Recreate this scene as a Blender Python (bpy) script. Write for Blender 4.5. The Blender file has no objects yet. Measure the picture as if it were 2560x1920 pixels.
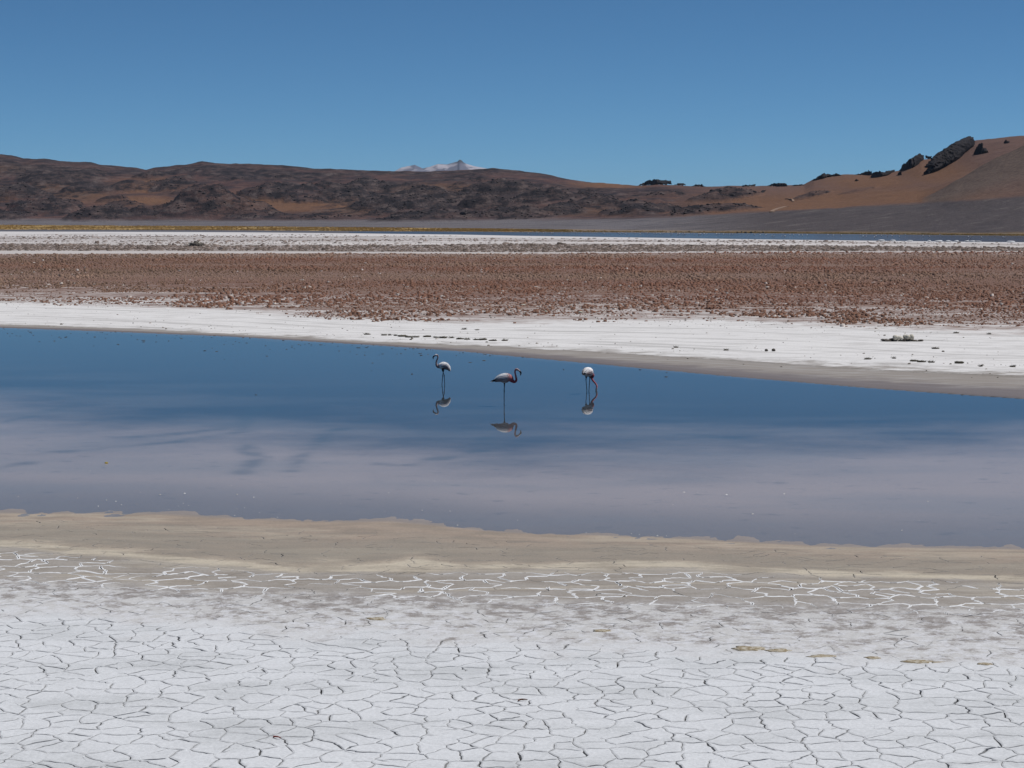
import bpy, bmesh, math, random
import numpy as np
from mathutils import Vector, Matrix
from mathutils.kdtree import KDTree

S = bpy.context.scene
C = S.collection
R = math.radians

# ------------------------------------------------------------------ camera
CAM_H = 5.35            # metres above the lagoon
FPX = 5000.0            # focal length in photo pixels (2560 wide)
HZ = 560.0              # photo row of the horizon
cam = bpy.data.objects.new('camera', bpy.data.cameras.new('camera'))
C.objects.link(cam)
PITCH = math.atan((960 - HZ) / FPX)
cam.location = (0, 0, CAM_H)
cam.rotation_euler = (math.pi / 2 - PITCH, 0, 0)
cam.data.sensor_width = 36
cam.data.lens = 36 * FPX / 2560
cam.data.clip_start = 0.5
cam.data.clip_end = 80000
S.camera = cam

# ------------------------------------------------------------------ sky, sun, exposure
SUN_EL, SUN_AZ = R(61), R(78)          # azimuth measured from the view direction (+Y) to the right
world = bpy.data.worlds.new('World'); S.world = world; world.use_nodes = True
wn = world.node_tree
sky = wn.nodes.new('ShaderNodeTexSky'); sky.sky_type = 'NISHITA'; sky.sun_disc = False
sky.sun_elevation = SUN_EL; sky.sun_rotation = SUN_AZ
sky.altitude = 2000; sky.air_density = 0.5; sky.dust_density = 0.0; sky.ozone_density = 10
wb = wn.nodes.new('ShaderNodeMix'); wb.data_type = 'RGBA'; wb.blend_type = 'MULTIPLY'; wb.inputs[0].default_value = 1   # white balance of the whole sky
wb.inputs[7].default_value = (0.78, 1.05, 0.96, 1)
wn.links.new(sky.outputs[0], wb.inputs[6]); wn.links.new(wb.outputs[2], wn.nodes['Background'].inputs[0])
wn.nodes['Background'].inputs[1].default_value = 0.080
sl = bpy.data.lights.new('sun', 'SUN'); sl.energy = 3.8; sl.angle = R(0.5); sl.color = (1.0, 0.975, 0.94)
sun = bpy.data.objects.new('sun', sl); C.objects.link(sun)
sd = Vector((math.sin(SUN_AZ) * math.cos(SUN_EL), math.cos(SUN_AZ) * math.cos(SUN_EL), math.sin(SUN_EL)))
sun.rotation_euler = sd.to_track_quat('Z', 'Y').to_euler()
sun.location = (40, 60, 120)
S.view_settings.view_transform = 'Standard'; S.view_settings.look = 'None'
S.view_settings.exposure = 0.0; S.view_settings.gamma = 1.0
S.cycles.max_bounces = 6; S.cycles.diffuse_bounces = 2; S.cycles.glossy_bounces = 3
S.cycles.transparent_max_bounces = 8; S.cycles.volume_bounces = 0
S.cycles.caustics_reflective = False; S.cycles.caustics_refractive = False

# ------------------------------------------------------------------ helpers
rng = np.random.default_rng(7)
random.seed(7)
cp, sp = math.cos(PITCH), math.sin(PITCH)

def ground_pt(u, v):
    """photo pixel -> point on the flat ground z=0 (arrays ok)"""
    u = np.asarray(u, float); v = np.asarray(v, float)
    a = (u - 1280) / FPX; b = (960 - v) / FPX
    dx, dy, dz = a, cp + b * sp, -sp + b * cp
    t = -CAM_H / dz
    return dx * t, dy * t

def az_pt(u, v, y):
    """photo pixel at a known depth y -> x, z"""
    u = np.asarray(u, float); v = np.asarray(v, float)
    a = (u - 1280) / FPX; b = (960 - v) / FPX
    dy, dz = cp + b * sp, -sp + b * cp
    return a / dy * y, CAM_H + dz / dy * y

def world_v(y, z):
    """photo row of depth y, height z"""
    k = (z - CAM_H) / y
    b = (k * cp + sp) / (cp - k * sp)
    return 960 - b * FPX

def _hash(i, j, s):
    n = (i.astype(np.int64) * 374761393 + j.astype(np.int64) * 668265263 + int(s) * 974634777) & 0x7fffffff
    n = ((n ^ (n >> 13)) * 1274126177) & 0x7fffffff
    n = (n ^ (n >> 16)) & 0xffff
    return n / 65535.0

def vnoise(x, y, s=0):
    x = np.asarray(x, float); y = np.asarray(y, float)
    xi = np.floor(x); yi = np.floor(y); fx = x - xi; fy = y - yi
    fx = fx * fx * fx * (fx * (fx * 6 - 15) + 10); fy = fy * fy * fy * (fy * (fy * 6 - 15) + 10)
    a = _hash(xi, yi, s); b = _hash(xi + 1, yi, s); c = _hash(xi, yi + 1, s); d = _hash(xi + 1, yi + 1, s)
    return (a + (b - a) * fx) * (1 - fy) + (c + (d - c) * fx) * fy

def fbm(x, y, o=4, s=0, g=0.5):
    r = 0; a = 1; t = 0
    for k in range(o):
        r = r + a * (vnoise(x * 2 ** k, y * 2 ** k, s + 17 * k) - 0.5); t += a; a *= g
    return r / t * 2      # about -1..1

def ridged(x, y, o=4, s=0):
    r = 0; a = 1; t = 0
    for k in range(o):
        r = r + a * (1 - np.abs(2 * vnoise(x * 2 ** k, y * 2 ** k, s + 31 * k) - 1)); t += a; a *= 0.55
    return r / t

def sstep(a, b, x):
    t = np.clip((x - a) / (b - a), 0, 1)
    return t * t * (3 - 2 * t)

def mesh_np(name, V, F, attrs=None, smooth=False, cols=None):
    me = bpy.data.meshes.new(name)
    V = np.asarray(V, np.float32)
    if isinstance(F, np.ndarray):
        n = F.shape[1]
        me.vertices.add(len(V)); me.vertices.foreach_set('co', V.ravel())
        me.loops.add(F.size); me.loops.foreach_set('vertex_index', F.astype(np.int32).ravel())
        me.polygons.add(len(F)); me.polygons.foreach_set('loop_start', np.arange(0, F.size, n, dtype=np.int32))
        me.polygons.foreach_set('loop_total', np.full(len(F), n, np.int32))
        me.update(calc_edges=True); me.validate()
    else:
        me.from_pydata([tuple(p) for p in V.tolist()], [], F)
    if smooth:
        me.polygons.foreach_set('use_smooth', np.ones(len(me.polygons), bool))
    for k, v in (attrs or {}).items():
        at = me.attributes.new(k, 'FLOAT', 'POINT'); at.data.foreach_set('value', np.asarray(v, np.float32))
    if cols is not None:
        cols = np.asarray(cols, np.float32)
        if cols.shape[1] == 3: cols = np.hstack([cols, np.ones((len(cols), 1), np.float32)])
        at = me.color_attributes.new('tint', 'FLOAT_COLOR', 'POINT'); at.data.foreach_set('color', cols.ravel())
    return me

def obj(name, me, m=None, parent=None, label=None, cat=None, group=None, kind=None, loc=None):
    o = bpy.data.objects.new(name, me); C.objects.link(o)
    if m is not None and me is not None and not me.materials: me.materials.append(m)
    if parent is not None: o.parent = parent
    if loc is not None: o.location = loc
    if label: o['label'] = label
    if cat: o['category'] = cat
    if group: o['group'] = group
    if kind: o['kind'] = kind
    return o

class NT:
    """tiny node helper"""
    def __init__(s, name):
        s.m = bpy.data.materials.new(name); s.m.use_nodes = True; s.t = s.m.node_tree
        s.t.nodes.clear(); s.out = s.t.nodes.new('ShaderNodeOutputMaterial')
    def n(s, typ, **kw):
        x = s.t.nodes.new(typ)
        for k, v in kw.items(): setattr(x, k, v)
        return x
    def put(s, sock, v):
        if isinstance(v, bpy.types.NodeSocket): s.t.links.new(v, sock)
        else:
            if sock.type == 'RGBA' and len(v) == 3: v = (*v, 1)
            sock.default_value = v
    def math(s, op, a, b=0.0, clamp=False):
        x = s.n('ShaderNodeMath', operation=op, use_clamp=clamp); s.put(x.inputs[0], a); s.put(x.inputs[1], b); return x.outputs[0]
    def mix(s, f, a, b):
        x = s.n('ShaderNodeMix', data_type='RGBA'); s.put(x.inputs[0], f); s.put(x.inputs[6], a); s.put(x.inputs[7], b); return x.outputs[2]
    def mul(s, a, b):
        x = s.n('ShaderNodeMix', data_type='RGBA', blend_type='MULTIPLY'); x.inputs[0].default_value = 1
        s.put(x.inputs[6], a); s.put(x.inputs[7], b); return x.outputs[2]
    def ss(s, x, a, b, lo=0.0, hi=1.0):
        r = s.n('ShaderNodeMapRange', interpolation_type='SMOOTHSTEP')
        s.put(r.inputs[0], x); s.put(r.inputs[1], a); s.put(r.inputs[2], b); s.put(r.inputs[3], lo); s.put(r.inputs[4], hi); return r.outputs[0]
    def attr(s, name, col=False):
        x = s.n('ShaderNodeAttribute', attribute_name=name); return x.outputs[0] if col else x.outputs[2]
    def pos(s, scale=(1, 1, 1), rot=0.0):
        g = s.n('ShaderNodeNewGeometry'); mp = s.n('ShaderNodeMapping'); mp.inputs['Scale'].default_value = scale
        mp.inputs['Rotation'].default_value = (0, 0, rot)
        s.t.links.new(g.outputs['Position'], mp.inputs[0]); return mp.outputs[0]
    def noise(s, vec, scale, detail=4, rough=0.55, dist=0.0):
        x = s.n('ShaderNodeTexNoise'); s.put(x.inputs['Vector'], vec); x.inputs['Scale'].default_value = scale
        x.inputs['Detail'].default_value = detail; x.inputs['Roughness'].default_value = rough; x.inputs['Distortion'].default_value = dist
        return x.outputs[0]
    def bump(s, h, strength=0.5, dist=0.01):
        x = s.n('ShaderNodeBump'); s.put(x.inputs['Height'], h); x.inputs['Strength'].default_value = strength; x.inputs['Distance'].default_value = dist
        return x.outputs[0]
    def bsdf(s, col, rough=0.9, normal=None, spec=0.2):
        p = s.n('ShaderNodeBsdfPrincipled'); s.put(p.inputs['Base Color'], col); s.put(p.inputs['Roughness'], rough)
        p.inputs['Specular IOR Level'].default_value = spec
        if normal is not None: s.t.links.new(normal, p.inputs['Normal'])
        s.t.links.new(p.outputs[0], s.out.inputs[0]); return p

# ------------------------------------------------------------------ shore and band lines (photo pixels -> ground)
V2 = 2560 / 2212
def L(*pts, k=1.0): return [(a * k, b * k) for a, b in pts]
LINES = [
 L((0, 2150), (2560, 2150)),
 # 1 far edge of the white cracked crust
 L((0, 1320), (300, 1343), (600, 1370), (880, 1376), (1150, 1396), (1350, 1405), (1650, 1421), (2212, 1452), k=V2),
 # 2 mottled -> veined mud
 L((0, 1258), (400, 1285), (900, 1300), (1300, 1312), (1700, 1318), (2212, 1325), k=V2),
 # 3 veined mud -> cream line
 L((0, 1186), (200, 1205), (420, 1225), (640, 1243), (840, 1243), (1000, 1236), (1300, 1235), (1500, 1232), (1700, 1245), (2212, 1262), k=V2),
 # 4 cream line -> beige mud
 L((0, 1174), (200, 1192), (420, 1214), (640, 1235), (840, 1226), (900, 1211), (1000, 1228), (1200, 1226), (1340, 1213), (1500, 1222), (1700, 1235), (2212, 1252), k=V2),
 # 5 near shoreline
 L((0, 1108), (300, 1108), (560, 1120), (760, 1125), (850, 1125), (1000, 1140), (1100, 1150), (1400, 1160), (1800, 1181), (2212, 1187), k=V2),
 # 6 pale bed -> dark bed
 L((0, 850), (300, 900), (600, 912), (900, 935), (1100, 955), (1400, 945), (1800, 930), (2212, 905), k=V2),
 # 7 far shoreline
 L((0, 708), (200, 715), (500, 727), (850, 748), (1000, 759), (1300, 787), (1600, 815), (1900, 840), (2212, 862), k=V2),
 # 8 wet bank -> white salt
 L((0, 702), (300, 712), (800, 740), (1100, 752), (1500, 775), (1800, 795), (2212, 815), k=V2),
 # 9 white salt -> brown clods
 L((0, 652), (250, 658), (550, 672), (700, 683), (900, 692), (1000, 696), (1300, 693), (1550, 691), (1700, 697), (1900, 708), (2212, 722), k=V2),
 # 10 brown -> pale line
 L((0, 637), (700, 635), (1300, 636), (1700, 633), (2560, 631)),
 # 11 pale line -> grey clods
 L((0, 627), (700, 628), (1300, 632), (1700, 630), (2560, 629)),
 # 12 grey clods -> white
 L((0, 611), (500, 615), (900, 615), (1300, 611), (1700, 613), (2560, 620)),
 # 13 white -> speckled grey
 L((0, 607), (500, 604), (900, 604), (1300, 604), (1700, 606), (2560, 612)),
 # 14 speckled -> bright white
 L((0, 590), (500, 591), (900, 593), (1300, 597), (1700, 601), (2560, 610)),
 # 15 near edge of the far lagoon
 L((0, 579), (400, 580), (600, 581), (900, 584), (1150, 587), (1300, 590), (1560, 594), (1880, 599), (2200, 603), (2560, 607)),
 # 16 far edge of the far lagoon
 L((0, 574), (600, 576), (900, 578), (1150, 579), (1300, 580), (1560, 581), (1880, 583), (2200, 586), (2560, 590)),
]
LW = []
for ln in LINES:
    us = np.linspace(0, 2560, 129); a = np.array(ln)
    x, y = ground_pt(us, np.interp(us, a[:, 0], a[:, 1])); LW.append((x, y))
NB = len(LW)

def bands(x, y):
    """band coordinate: k at line k, growing away from the camera"""
    x = np.asarray(x, float); y = np.asarray(y, float)
    Y = np.array([np.interp(x, lx, ly) for lx, ly in LW])
    Y = np.maximum.accumulate(Y, 0) + np.arange(NB)[(slice(None),) + (None,) * x.ndim] * 0.02
    b = np.zeros(x.shape)
    for k in range(NB - 1):
        t = (y - Y[k]) / (Y[k + 1] - Y[k]); b = np.where(y >= Y[k], k + np.clip(t, 0, 1), b)
    b = np.where(y >= Y[-1], NB - 1 + np.clip((y - Y[-1]) / 200, 0, 1), b)
    return b, Y

def ground_h(x, y):
    b, Y = bands(x, y)
    n1 = fbm(x * 1.5, y * 0.8, 5, 3, 0.62); n2 = fbm(x * 0.05, y * 0.05, 3, 5)
    near = Y[5] - y
    h = np.where(near > 0, 0.035 * (1 - np.exp(-near * 0.35)) + 0.004 * near.clip(0, 5), 0)
    d5 = (y - Y[5]).clip(0); d7 = (Y[7] - y).clip(0)
    dep = -np.minimum(np.minimum(0.013 * d5, 0.02 * d7), 0.10)
    h = np.where((b >= 5) & (b < 7), dep, h)
    f7 = (y - Y[7]).clip(0)
    h = np.where(b >= 7, 0.06 * (1 - np.exp(-f7 * 0.09)) + 0.02, h)
    edge = np.exp(-((b - 5) / 0.22) ** 2)
    h = h + n1 * 0.015 * edge + 0.0015 * n1
    h = h + np.where(b >= 7, 0.012 * n2 + 0.006 * fbm(x * 0.4, y * 0.4, 3, 9), 0)
    lag = np.where((b > 15) & (b < 16), np.minimum((b - 15), (16 - b)) * 4, 0).clip(0, 1) * sstep(-0.10, -0.04, x / np.maximum(y, 1.0))
    h = np.where((b >= 15) & (b < 16), 0.08 - 0.35 * lag, h)
    h = np.where(b >= 16, 0.08 - 0.4 * sstep(16.0, 16.6, b), h)
    return h, b, Y

# ------------------------------------------------------------------ ground material
def make_ground_mat(name, under=False):
    g = NT(name)
    P = g.pos()
    band = g.attr('band')
    nb = g.noise(P, 0.9, 8, 0.62); nw = g.noise(g.pos((0.06, 0.25, 1)), 1.0, 6, 0.6)
    nfine = g.noise(P, 7.0, 5, 0.6); nmid = g.noise(g.pos((0.6, 1.3, 1)), 1.6, 5, 0.6)
    d1 = g.math('MULTIPLY', g.math('SUBTRACT', nb, 0.5), 0.62)
    d2 = g.math('MULTIPLY', g.math('SUBTRACT', nw, 0.5), 0.45)
    far = g.ss(band, 7.2, 9.0)
    bb = g.math('ADD', band, g.math('ADD', d1, g.math('MULTIPLY', d2, g.math('ADD', far, 0.35))))
    white = (0.615, 0.622, 0.635)
    cols = [(1, 0.10, (0.52, 0.51, 0.50)), (2, 0.30, (0.33, 0.30, 0.27)), (3, 0.14, (0.50, 0.44, 0.35)), (4, 0.16, (0.335, 0.268, 0.215)),
            (5, 0.10, (0.49, 0.40, 0.365)), (6, 0.42, (0.038, 0.048, 0.062)), (7, 0.06, (0.27, 0.24, 0.215)), (8, 0.10, (0.68, 0.66, 0.645)),
            (9, 0.20, (0.20, 0.112, 0.082)), (10, 0.25, (0.50, 0.46, 0.44)), (11, 0.25, (0.30, 0.25, 0.23)), (12, 0.30, (0.58, 0.54, 0.52)),
            (13, 0.30, (0.44, 0.40, 0.385)), (14, 0.25, (0.60, 0.57, 0.56)), (15, 0.05, (0.10, 0.10, 0.115)), (16, 0.05, (0.22, 0.18, 0.14))]
    col = white
    for k, e, c in cols:
        src = g.math('ADD', band, g.math('MULTIPLY', g.math('SUBTRACT', g.noise(g.pos((0.13, 0.16, 1), 0.35), 1.0, 7, 0.68), 0.5), 1.0)) if k in (6,) else bb
        if k in (5, 7, 15, 16): src = g.math('ADD', band, g.math('MULTIPLY', d1, 0.12))
        col = g.mix(g.ss(src, k - (0.56 if k == 6 else e), k + (0.24 if k == 6 else e)), col, c)
    sx_ = g.n('ShaderNodeSeparateXYZ'); g.t.links.new(P, sx_.inputs[0])
    cx_ = g.n('ShaderNodeCombineXYZ'); g.put(cx_.inputs[0], g.math('MULTIPLY', sx_.outputs[0], 0.07)); g.put(cx_.inputs[1], g.math('MULTIPLY', band, 17.0))
    strata = g.noise(cx_.outputs[0], 1.0, 7, 0.68)
    cx2 = g.n('ShaderNodeCombineXYZ'); g.put(cx2.inputs[0], g.math('MULTIPLY', sx_.outputs[0], 0.012)); g.put(cx2.inputs[1], g.math('MULTIPLY', band, 5.0))
    strata2 = g.noise(cx2.outputs[0], 1.0, 7, 0.70)
    # crust: faint grey stains and grit
    crust = g.ss(bb, 1.05, 0.85)
    st = g.ss(g.noise(g.pos((0.5, 1, 1)), 0.9, 8, 0.72), 0.44, 0.66)
    col = g.mix(g.math('MULTIPLY', g.math('MULTIPLY', crust, st), 0.5), col, (0.40, 0.41, 0.41))
    grit = g.ss(g.noise(P, 16.0, 6, 0.75), 0.58, 0.68)
    col = g.mix(g.math('MULTIPLY', g.math('MULTIPLY', crust, grit), g.ss(st, 0.0, 1.0, 0.15, 0.6)), col, (0.36, 0.36, 0.36))
    # mottled zone: salt bloom over damp mud
    mott = g.math('MULTIPLY', g.ss(bb, 0.9, 1.1), g.ss(bb, 2.35, 1.9))
    mm = g.ss(g.math('ADD', g.noise(P, 2.6, 9, 0.72), g.math('MULTIPLY', g.math('SUBTRACT', bb, 1.5), 0.10)), 0.46, 0.60)
    col = g.mix(g.math('MULTIPLY', mott, mm), col, (0.27, 0.245, 0.23))
    bl = g.ss(g.math('SUBTRACT', g.noise(P, 5.5, 8, 0.75), g.math('MULTIPLY', g.math('SUBTRACT', bb, 1.4), 0.09)), 0.47, 0.60)
    col = g.mix(g.math('MULTIPLY', g.math('MULTIPLY', mott, bl), 0.75), col, (0.62, 0.62, 0.64))
    # beige mud: soft streaks, damp grey part, pale drying lines
    mud = g.math('MULTIPLY', g.ss(bb, 1.9, 2.3), g.ss(band, 5.05, 4.9))
    col = g.mix(g.math('MULTIPLY', mud, g.ss(nmid, 0.40, 0.66, 0.0, 0.65)), col, (0.235, 0.20, 0.165))
    col = g.mix(g.math('MULTIPLY', mud, g.ss(g.noise(P, 12.0, 6, 0.75), 0.56, 0.70, 0, 0.5)), col, (0.17, 0.15, 0.125))
    pl = g.noise(g.pos((0.16, 0.7, 1), 0.05), 0.45, 7, 0.62)
    pln = g.math('SUBTRACT', 1.0, g.math('MULTIPLY', g.math('ABSOLUTE', g.math('SUBTRACT', pl, 0.52)), 26.0), True)
    col = g.mix(g.math('MULTIPLY', g.math('MULTIPLY', mud, pln), 0.38), col, (0.50, 0.44, 0.35))
    damp = g.math('MULTIPLY', g.ss(bb, 3.95, 4.15), g.ss(bb, 4.75, 4.3))
    col = g.mix(g.math('MULTIPLY', damp, 0.6), col, (0.255, 0.232, 0.195))
    # dark wet rim at both shores
    wet5 = g.math('MULTIPLY', g.ss(band, 4.90, 5.0), g.ss(band, 5.40, 5.05))
    col = g.mix(g.math('MULTIPLY', wet5, 0.72), col, (0.205, 0.188, 0.18))
    wet7 = g.math('MULTIPLY', g.ss(bb, 7.60, 7.20), g.ss(band, 6.98, 7.0))
    col = g.mix(g.math('MULTIPLY', wet7, 0.75), col, (0.145, 0.12, 0.118))
    # strandline just below the white bank
    s8 = g.math('SUBTRACT', 1.0, g.math('MULTIPLY', g.math('ABSOLUTE', g.math('SUBTRACT', g.math('ADD', band, g.math('MULTIPLY', d1, 0.25)), 7.93)), 14.0), True)
    col = g.mix(g.math('MULTIPLY', s8, g.ss(nfine, 0.4, 0.6)), col, (0.15, 0.135, 0.115))
    # far bank and white: streaks
    fs = g.math('MULTIPLY', g.ss(band, 7.1, 7.4), g.ss(band, 9.2, 8.9))
    stn = g.noise(g.pos((0.35, 1.0, 1), 0.18), 1.1, 8, 0.68)
    col = g.mix(g.math('MULTIPLY', fs, g.ss(stn, 0.46, 0.70, 0, 0.6)), col, (0.38, 0.36, 0.345))
    col = g.mix(g.math('MULTIPLY', fs, g.ss(nfine, 0.60, 0.72, 0, 0.5)), col, (0.25, 0.225, 0.2))
    col = g.mix(g.math('MULTIPLY', fs, g.ss(strata, 0.50, 0.64, 0, 0.55)), col, (0.33, 0.315, 0.30))
    # bed: weed trails, dark dashes
    bed = g.math('MULTIPLY', g.ss(band, 4.99, 5.05), g.ss(band, 7.0, 6.9))
    dash = g.noise(g.pos((0.9, 1.2, 1)), 1.7, 6, 0.66)
    col = g.mix(g.math('MULTIPLY', bed, g.ss(dash, 0.57, 0.72, 0, 0.38)), col, (0.08, 0.095, 0.105))
    cl = g.noise(g.pos((0.12, 0.3, 1)), 1.0, 4, 0.55)
    col = g.mix(g.math('MULTIPLY', g.math('MULTIPLY', bed, g.ss(band, 6.6, 5.9)), g.ss(cl, 0.4, 0.7, 0, 0.4)), col, (0.28, 0.27, 0.27))
    col = g.mix(g.attr('trail'), col, (0.05, 0.075, 0.085))
    col = g.mix(g.math('MULTIPLY', mud, g.ss(strata, 0.48, 0.66, 0, 0.35)), col, (0.235, 0.215, 0.185))
    # brown clods: tone bands
    br = g.math('MULTIPLY', g.ss(bb, 8.9, 9.2), g.ss(bb, 10.1, 9.9))
    tone = g.noise(g.pos((0.004, 0.03, 1)), 1.0, 4, 0.6)
    col = g.mix(g.math('MULTIPLY', br, g.ss(tone, 0.44, 0.64, 0, 0.7)), col, (0.245, 0.165, 0.128))
    col = g.mix(g.math('MULTIPLY', br, g.ss(g.noise(P, 2.2, 6, 0.75), 0.45, 0.62, 0, 0.7)), col, (0.085, 0.055, 0.045))
    sp2 = g.math('MULTIPLY', g.ss(bb, 10.3, 11.0), g.ss(bb, 14.9, 14.0))
    stripes = strata2
    col = g.mix(g.math('MULTIPLY', sp2, g.ss(stripes, 0.50, 0.60, 0, 0.75)), col, (0.19, 0.155, 0.135))
    col = g.mix(g.math('MULTIPLY', sp2, g.ss(g.noise(g.pos((0.02, 0.09, 1)), 1.0, 5, 0.6), 0.56, 0.66, 0, 0.7)), col, (0.62, 0.59, 0.57))
    # grain
    gr = g.noise(P, 26.0, 3, 0.7)
    col = g.mul(col, g.mix(g.ss(gr, 0.3, 0.7), (0.90, 0.90, 0.90), (1.06, 1.06, 1.06)))
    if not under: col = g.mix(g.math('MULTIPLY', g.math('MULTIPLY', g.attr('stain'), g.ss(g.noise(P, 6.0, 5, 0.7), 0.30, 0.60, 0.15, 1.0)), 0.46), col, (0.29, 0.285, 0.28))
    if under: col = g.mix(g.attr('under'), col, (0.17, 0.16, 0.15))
    wetr = g.math('ADD', g.math('MULTIPLY', g.math('ADD', wet5, wet7), -0.35), 0.92)
    hgt = g.math('ADD', g.math('MULTIPLY', gr, 0.5), g.noise(P, 9.0, 6, 0.65))
    g.bsdf(col, wetr, g.bump(hgt, 0.55, 0.012), 0.18)
    return g.m

M = {}
M['ground'] = make_ground_mat('ground', True)
M['plate'] = make_ground_mat('plate')

def simple(name, a, b, scale=3.0, rough=0.9, bump=0.4, bd=0.02, tint=False, lo=0.35, hi=0.65, spec=0.2):
    g = NT(name); P = g.pos()
    n = g.noise(P, scale, 6, 0.65)
    col = g.mix(g.ss(n, lo, hi), a, b)
    if tint: col = g.mul(col, g.attr('tint', True))
    g.bsdf(col, rough, g.bump(g.noise(P, scale * 3, 5, 0.65), bump, bd), spec)
    return g.m
M['salt'] = simple('salt', (0.62, 0.62, 0.63), (0.74, 0.74, 0.74), 14, bd=0.006)
M['clod'] = simple('clod', (0.7, 0.7, 0.7), (1.2, 1.2, 1.2), 3.0, tint=True, bd=0.03)
M['rock'] = simple('rock', (0.007, 0.006, 0.008), (0.024, 0.019, 0.020), 0.35, bd=0.6, bump=0.8)
M['scree'] = simple('scree', (0.026, 0.022, 0.024), (0.075, 0.060, 0.056), 0.5, bd=0.4, bump=0.6)
M['weed'] = simple('weed', (0.045, 0.04, 0.03), (0.12, 0.105, 0.075), 9.0, bd=0.02)
M['pale'] = simple('pale', (0.42, 0.385, 0.31), (0.66, 0.62, 0.53), 6.0, bd=0.03)
M['darkcrust'] = simple('darkcrust', (0.05, 0.042, 0.035), (0.15, 0.13, 0.11), 6.0, bd=0.03)
M['algae'] = simple('algae', (0.24, 0.185, 0.11), (0.46, 0.42, 0.34), 16.0, bd=0.004, lo=0.42, hi=0.60)
M['grass'] = simple('grass', (0.8, 0.8, 0.8), (1.15, 1.15, 1.15), 0.3, tint=True, bump=0.0)
M['track'] = simple('track', (0.20, 0.13, 0.09), (0.26, 0.18, 0.13), 0.2)

# ------------------------------------------------------------------ ground sheet
rows = [-8.0, -4, 0, 4, 8, 11]
y = 13.5
while y < 2600:
    rows.append(y)
    k = 0.0052 if y < 27 else (0.0027 if y < 40 else (0.0045 if y < 130 else (0.010 if y < 400 else 0.016)))
    y *= 1 + k
while y < 40000: rows.append(y); y *= 1.35
rows = np.array(rows)
tc = np.concatenate([[-12, -6, -3, -1.6, -1, -.7, -.5, -.4], np.arange(-0.34, 0.3401, 0.0018), [.4, .5, .7, 1, 1.6, 3, 6, 12]])
GX = (rows[:, None] + 9.0) * tc[None, :]; GY = np.repeat(rows[:, None], len(tc), 1)
gh, gb, gY = ground_h(GX, GY)
off = -0.03 * (1 - sstep(4.45, 4.78, gb)) - 0.003
off = np.where(gb > 4.9, 0, off)
plated = (np.abs(GX) < 0.30 * GY + 3.3) & (GY > 15.6)          # where separate plates lie on the sheet
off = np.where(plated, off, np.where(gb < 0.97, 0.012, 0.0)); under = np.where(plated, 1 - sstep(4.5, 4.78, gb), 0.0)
# weed trails on the bed, traced from the photograph
TR = [[(0, 1046), (75, 1033), (145, 1013), (200, 996)], [(90, 1126), (324, 1105), (450, 1094), (520, 1082), (607, 1070), (613, 1040), (637, 1010)],
      [(613, 1172), (642, 1131), (613, 1102)], [(729, 1166), (764, 1126), (804, 1097), (810, 1073), (926, 1045)],
      [(949, 1149), (1018, 1152), (1100, 1137), (1204, 1117), (1215, 1085)], [(0, 1160), (60, 1148)], [(1560, 1090), (1700, 1078), (1830, 1084)],
      [(300, 1085), (420, 1078), (560, 1062)], [(1020, 990), (1120, 995)]]
trail = np.zeros(GX.shape)
msk = (gb > 5) & (gb < 7)
qx, qy = GX[msk], GY[msk]
wob = fbm(qx * 1.1, qy * 1.1, 3, 40) * 0.22
acc = np.zeros(qx.shape)
for tr in TR:
    tx, ty = ground_pt([p[0] for p in tr], [p[1] for p in tr])
    for i in range(len(tr) - 1):
        ax, ay, bx_, by_ = tx[i], ty[i], tx[i + 1], ty[i + 1]
        l2 = (bx_ - ax) ** 2 + (by_ - ay) ** 2
        t = np.clip(((qx - ax) * (bx_ - ax) + (qy - ay) * (by_ - ay)) / l2, 0, 1)
        dd = np.hypot(qx - ax - t * (bx_ - ax), (qy - ay - t * (by_ - ay)) * 0.75) + wob
        acc = np.maximum(acc, np.exp(-(dd / 0.26) ** 2))
trail[msk] = acc * (0.35 + 0.65 * sstep(-0.25, 0.3, fbm(qx * 0.9, qy * 1.4, 3, 44))) * 0.5
GZ = gh + off
V = np.stack([GX, GY, GZ], -1).reshape(-1, 3)
nr, nc = GX.shape
idx = np.arange(nr * nc).reshape(nr, nc)
F = np.stack([idx[:-1, :-1], idx[:-1, 1:], idx[1:, 1:], idx[1:, :-1]], -1).reshape(-1, 4)
ground = obj('ground', mesh_np('ground', V, F, {'band': gb.ravel(), 'under': under.ravel(), 'trail': trail.ravel()}, True), M['ground'], kind='structure',
             label='pale salt flat and mud shores around the lagoon')

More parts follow.
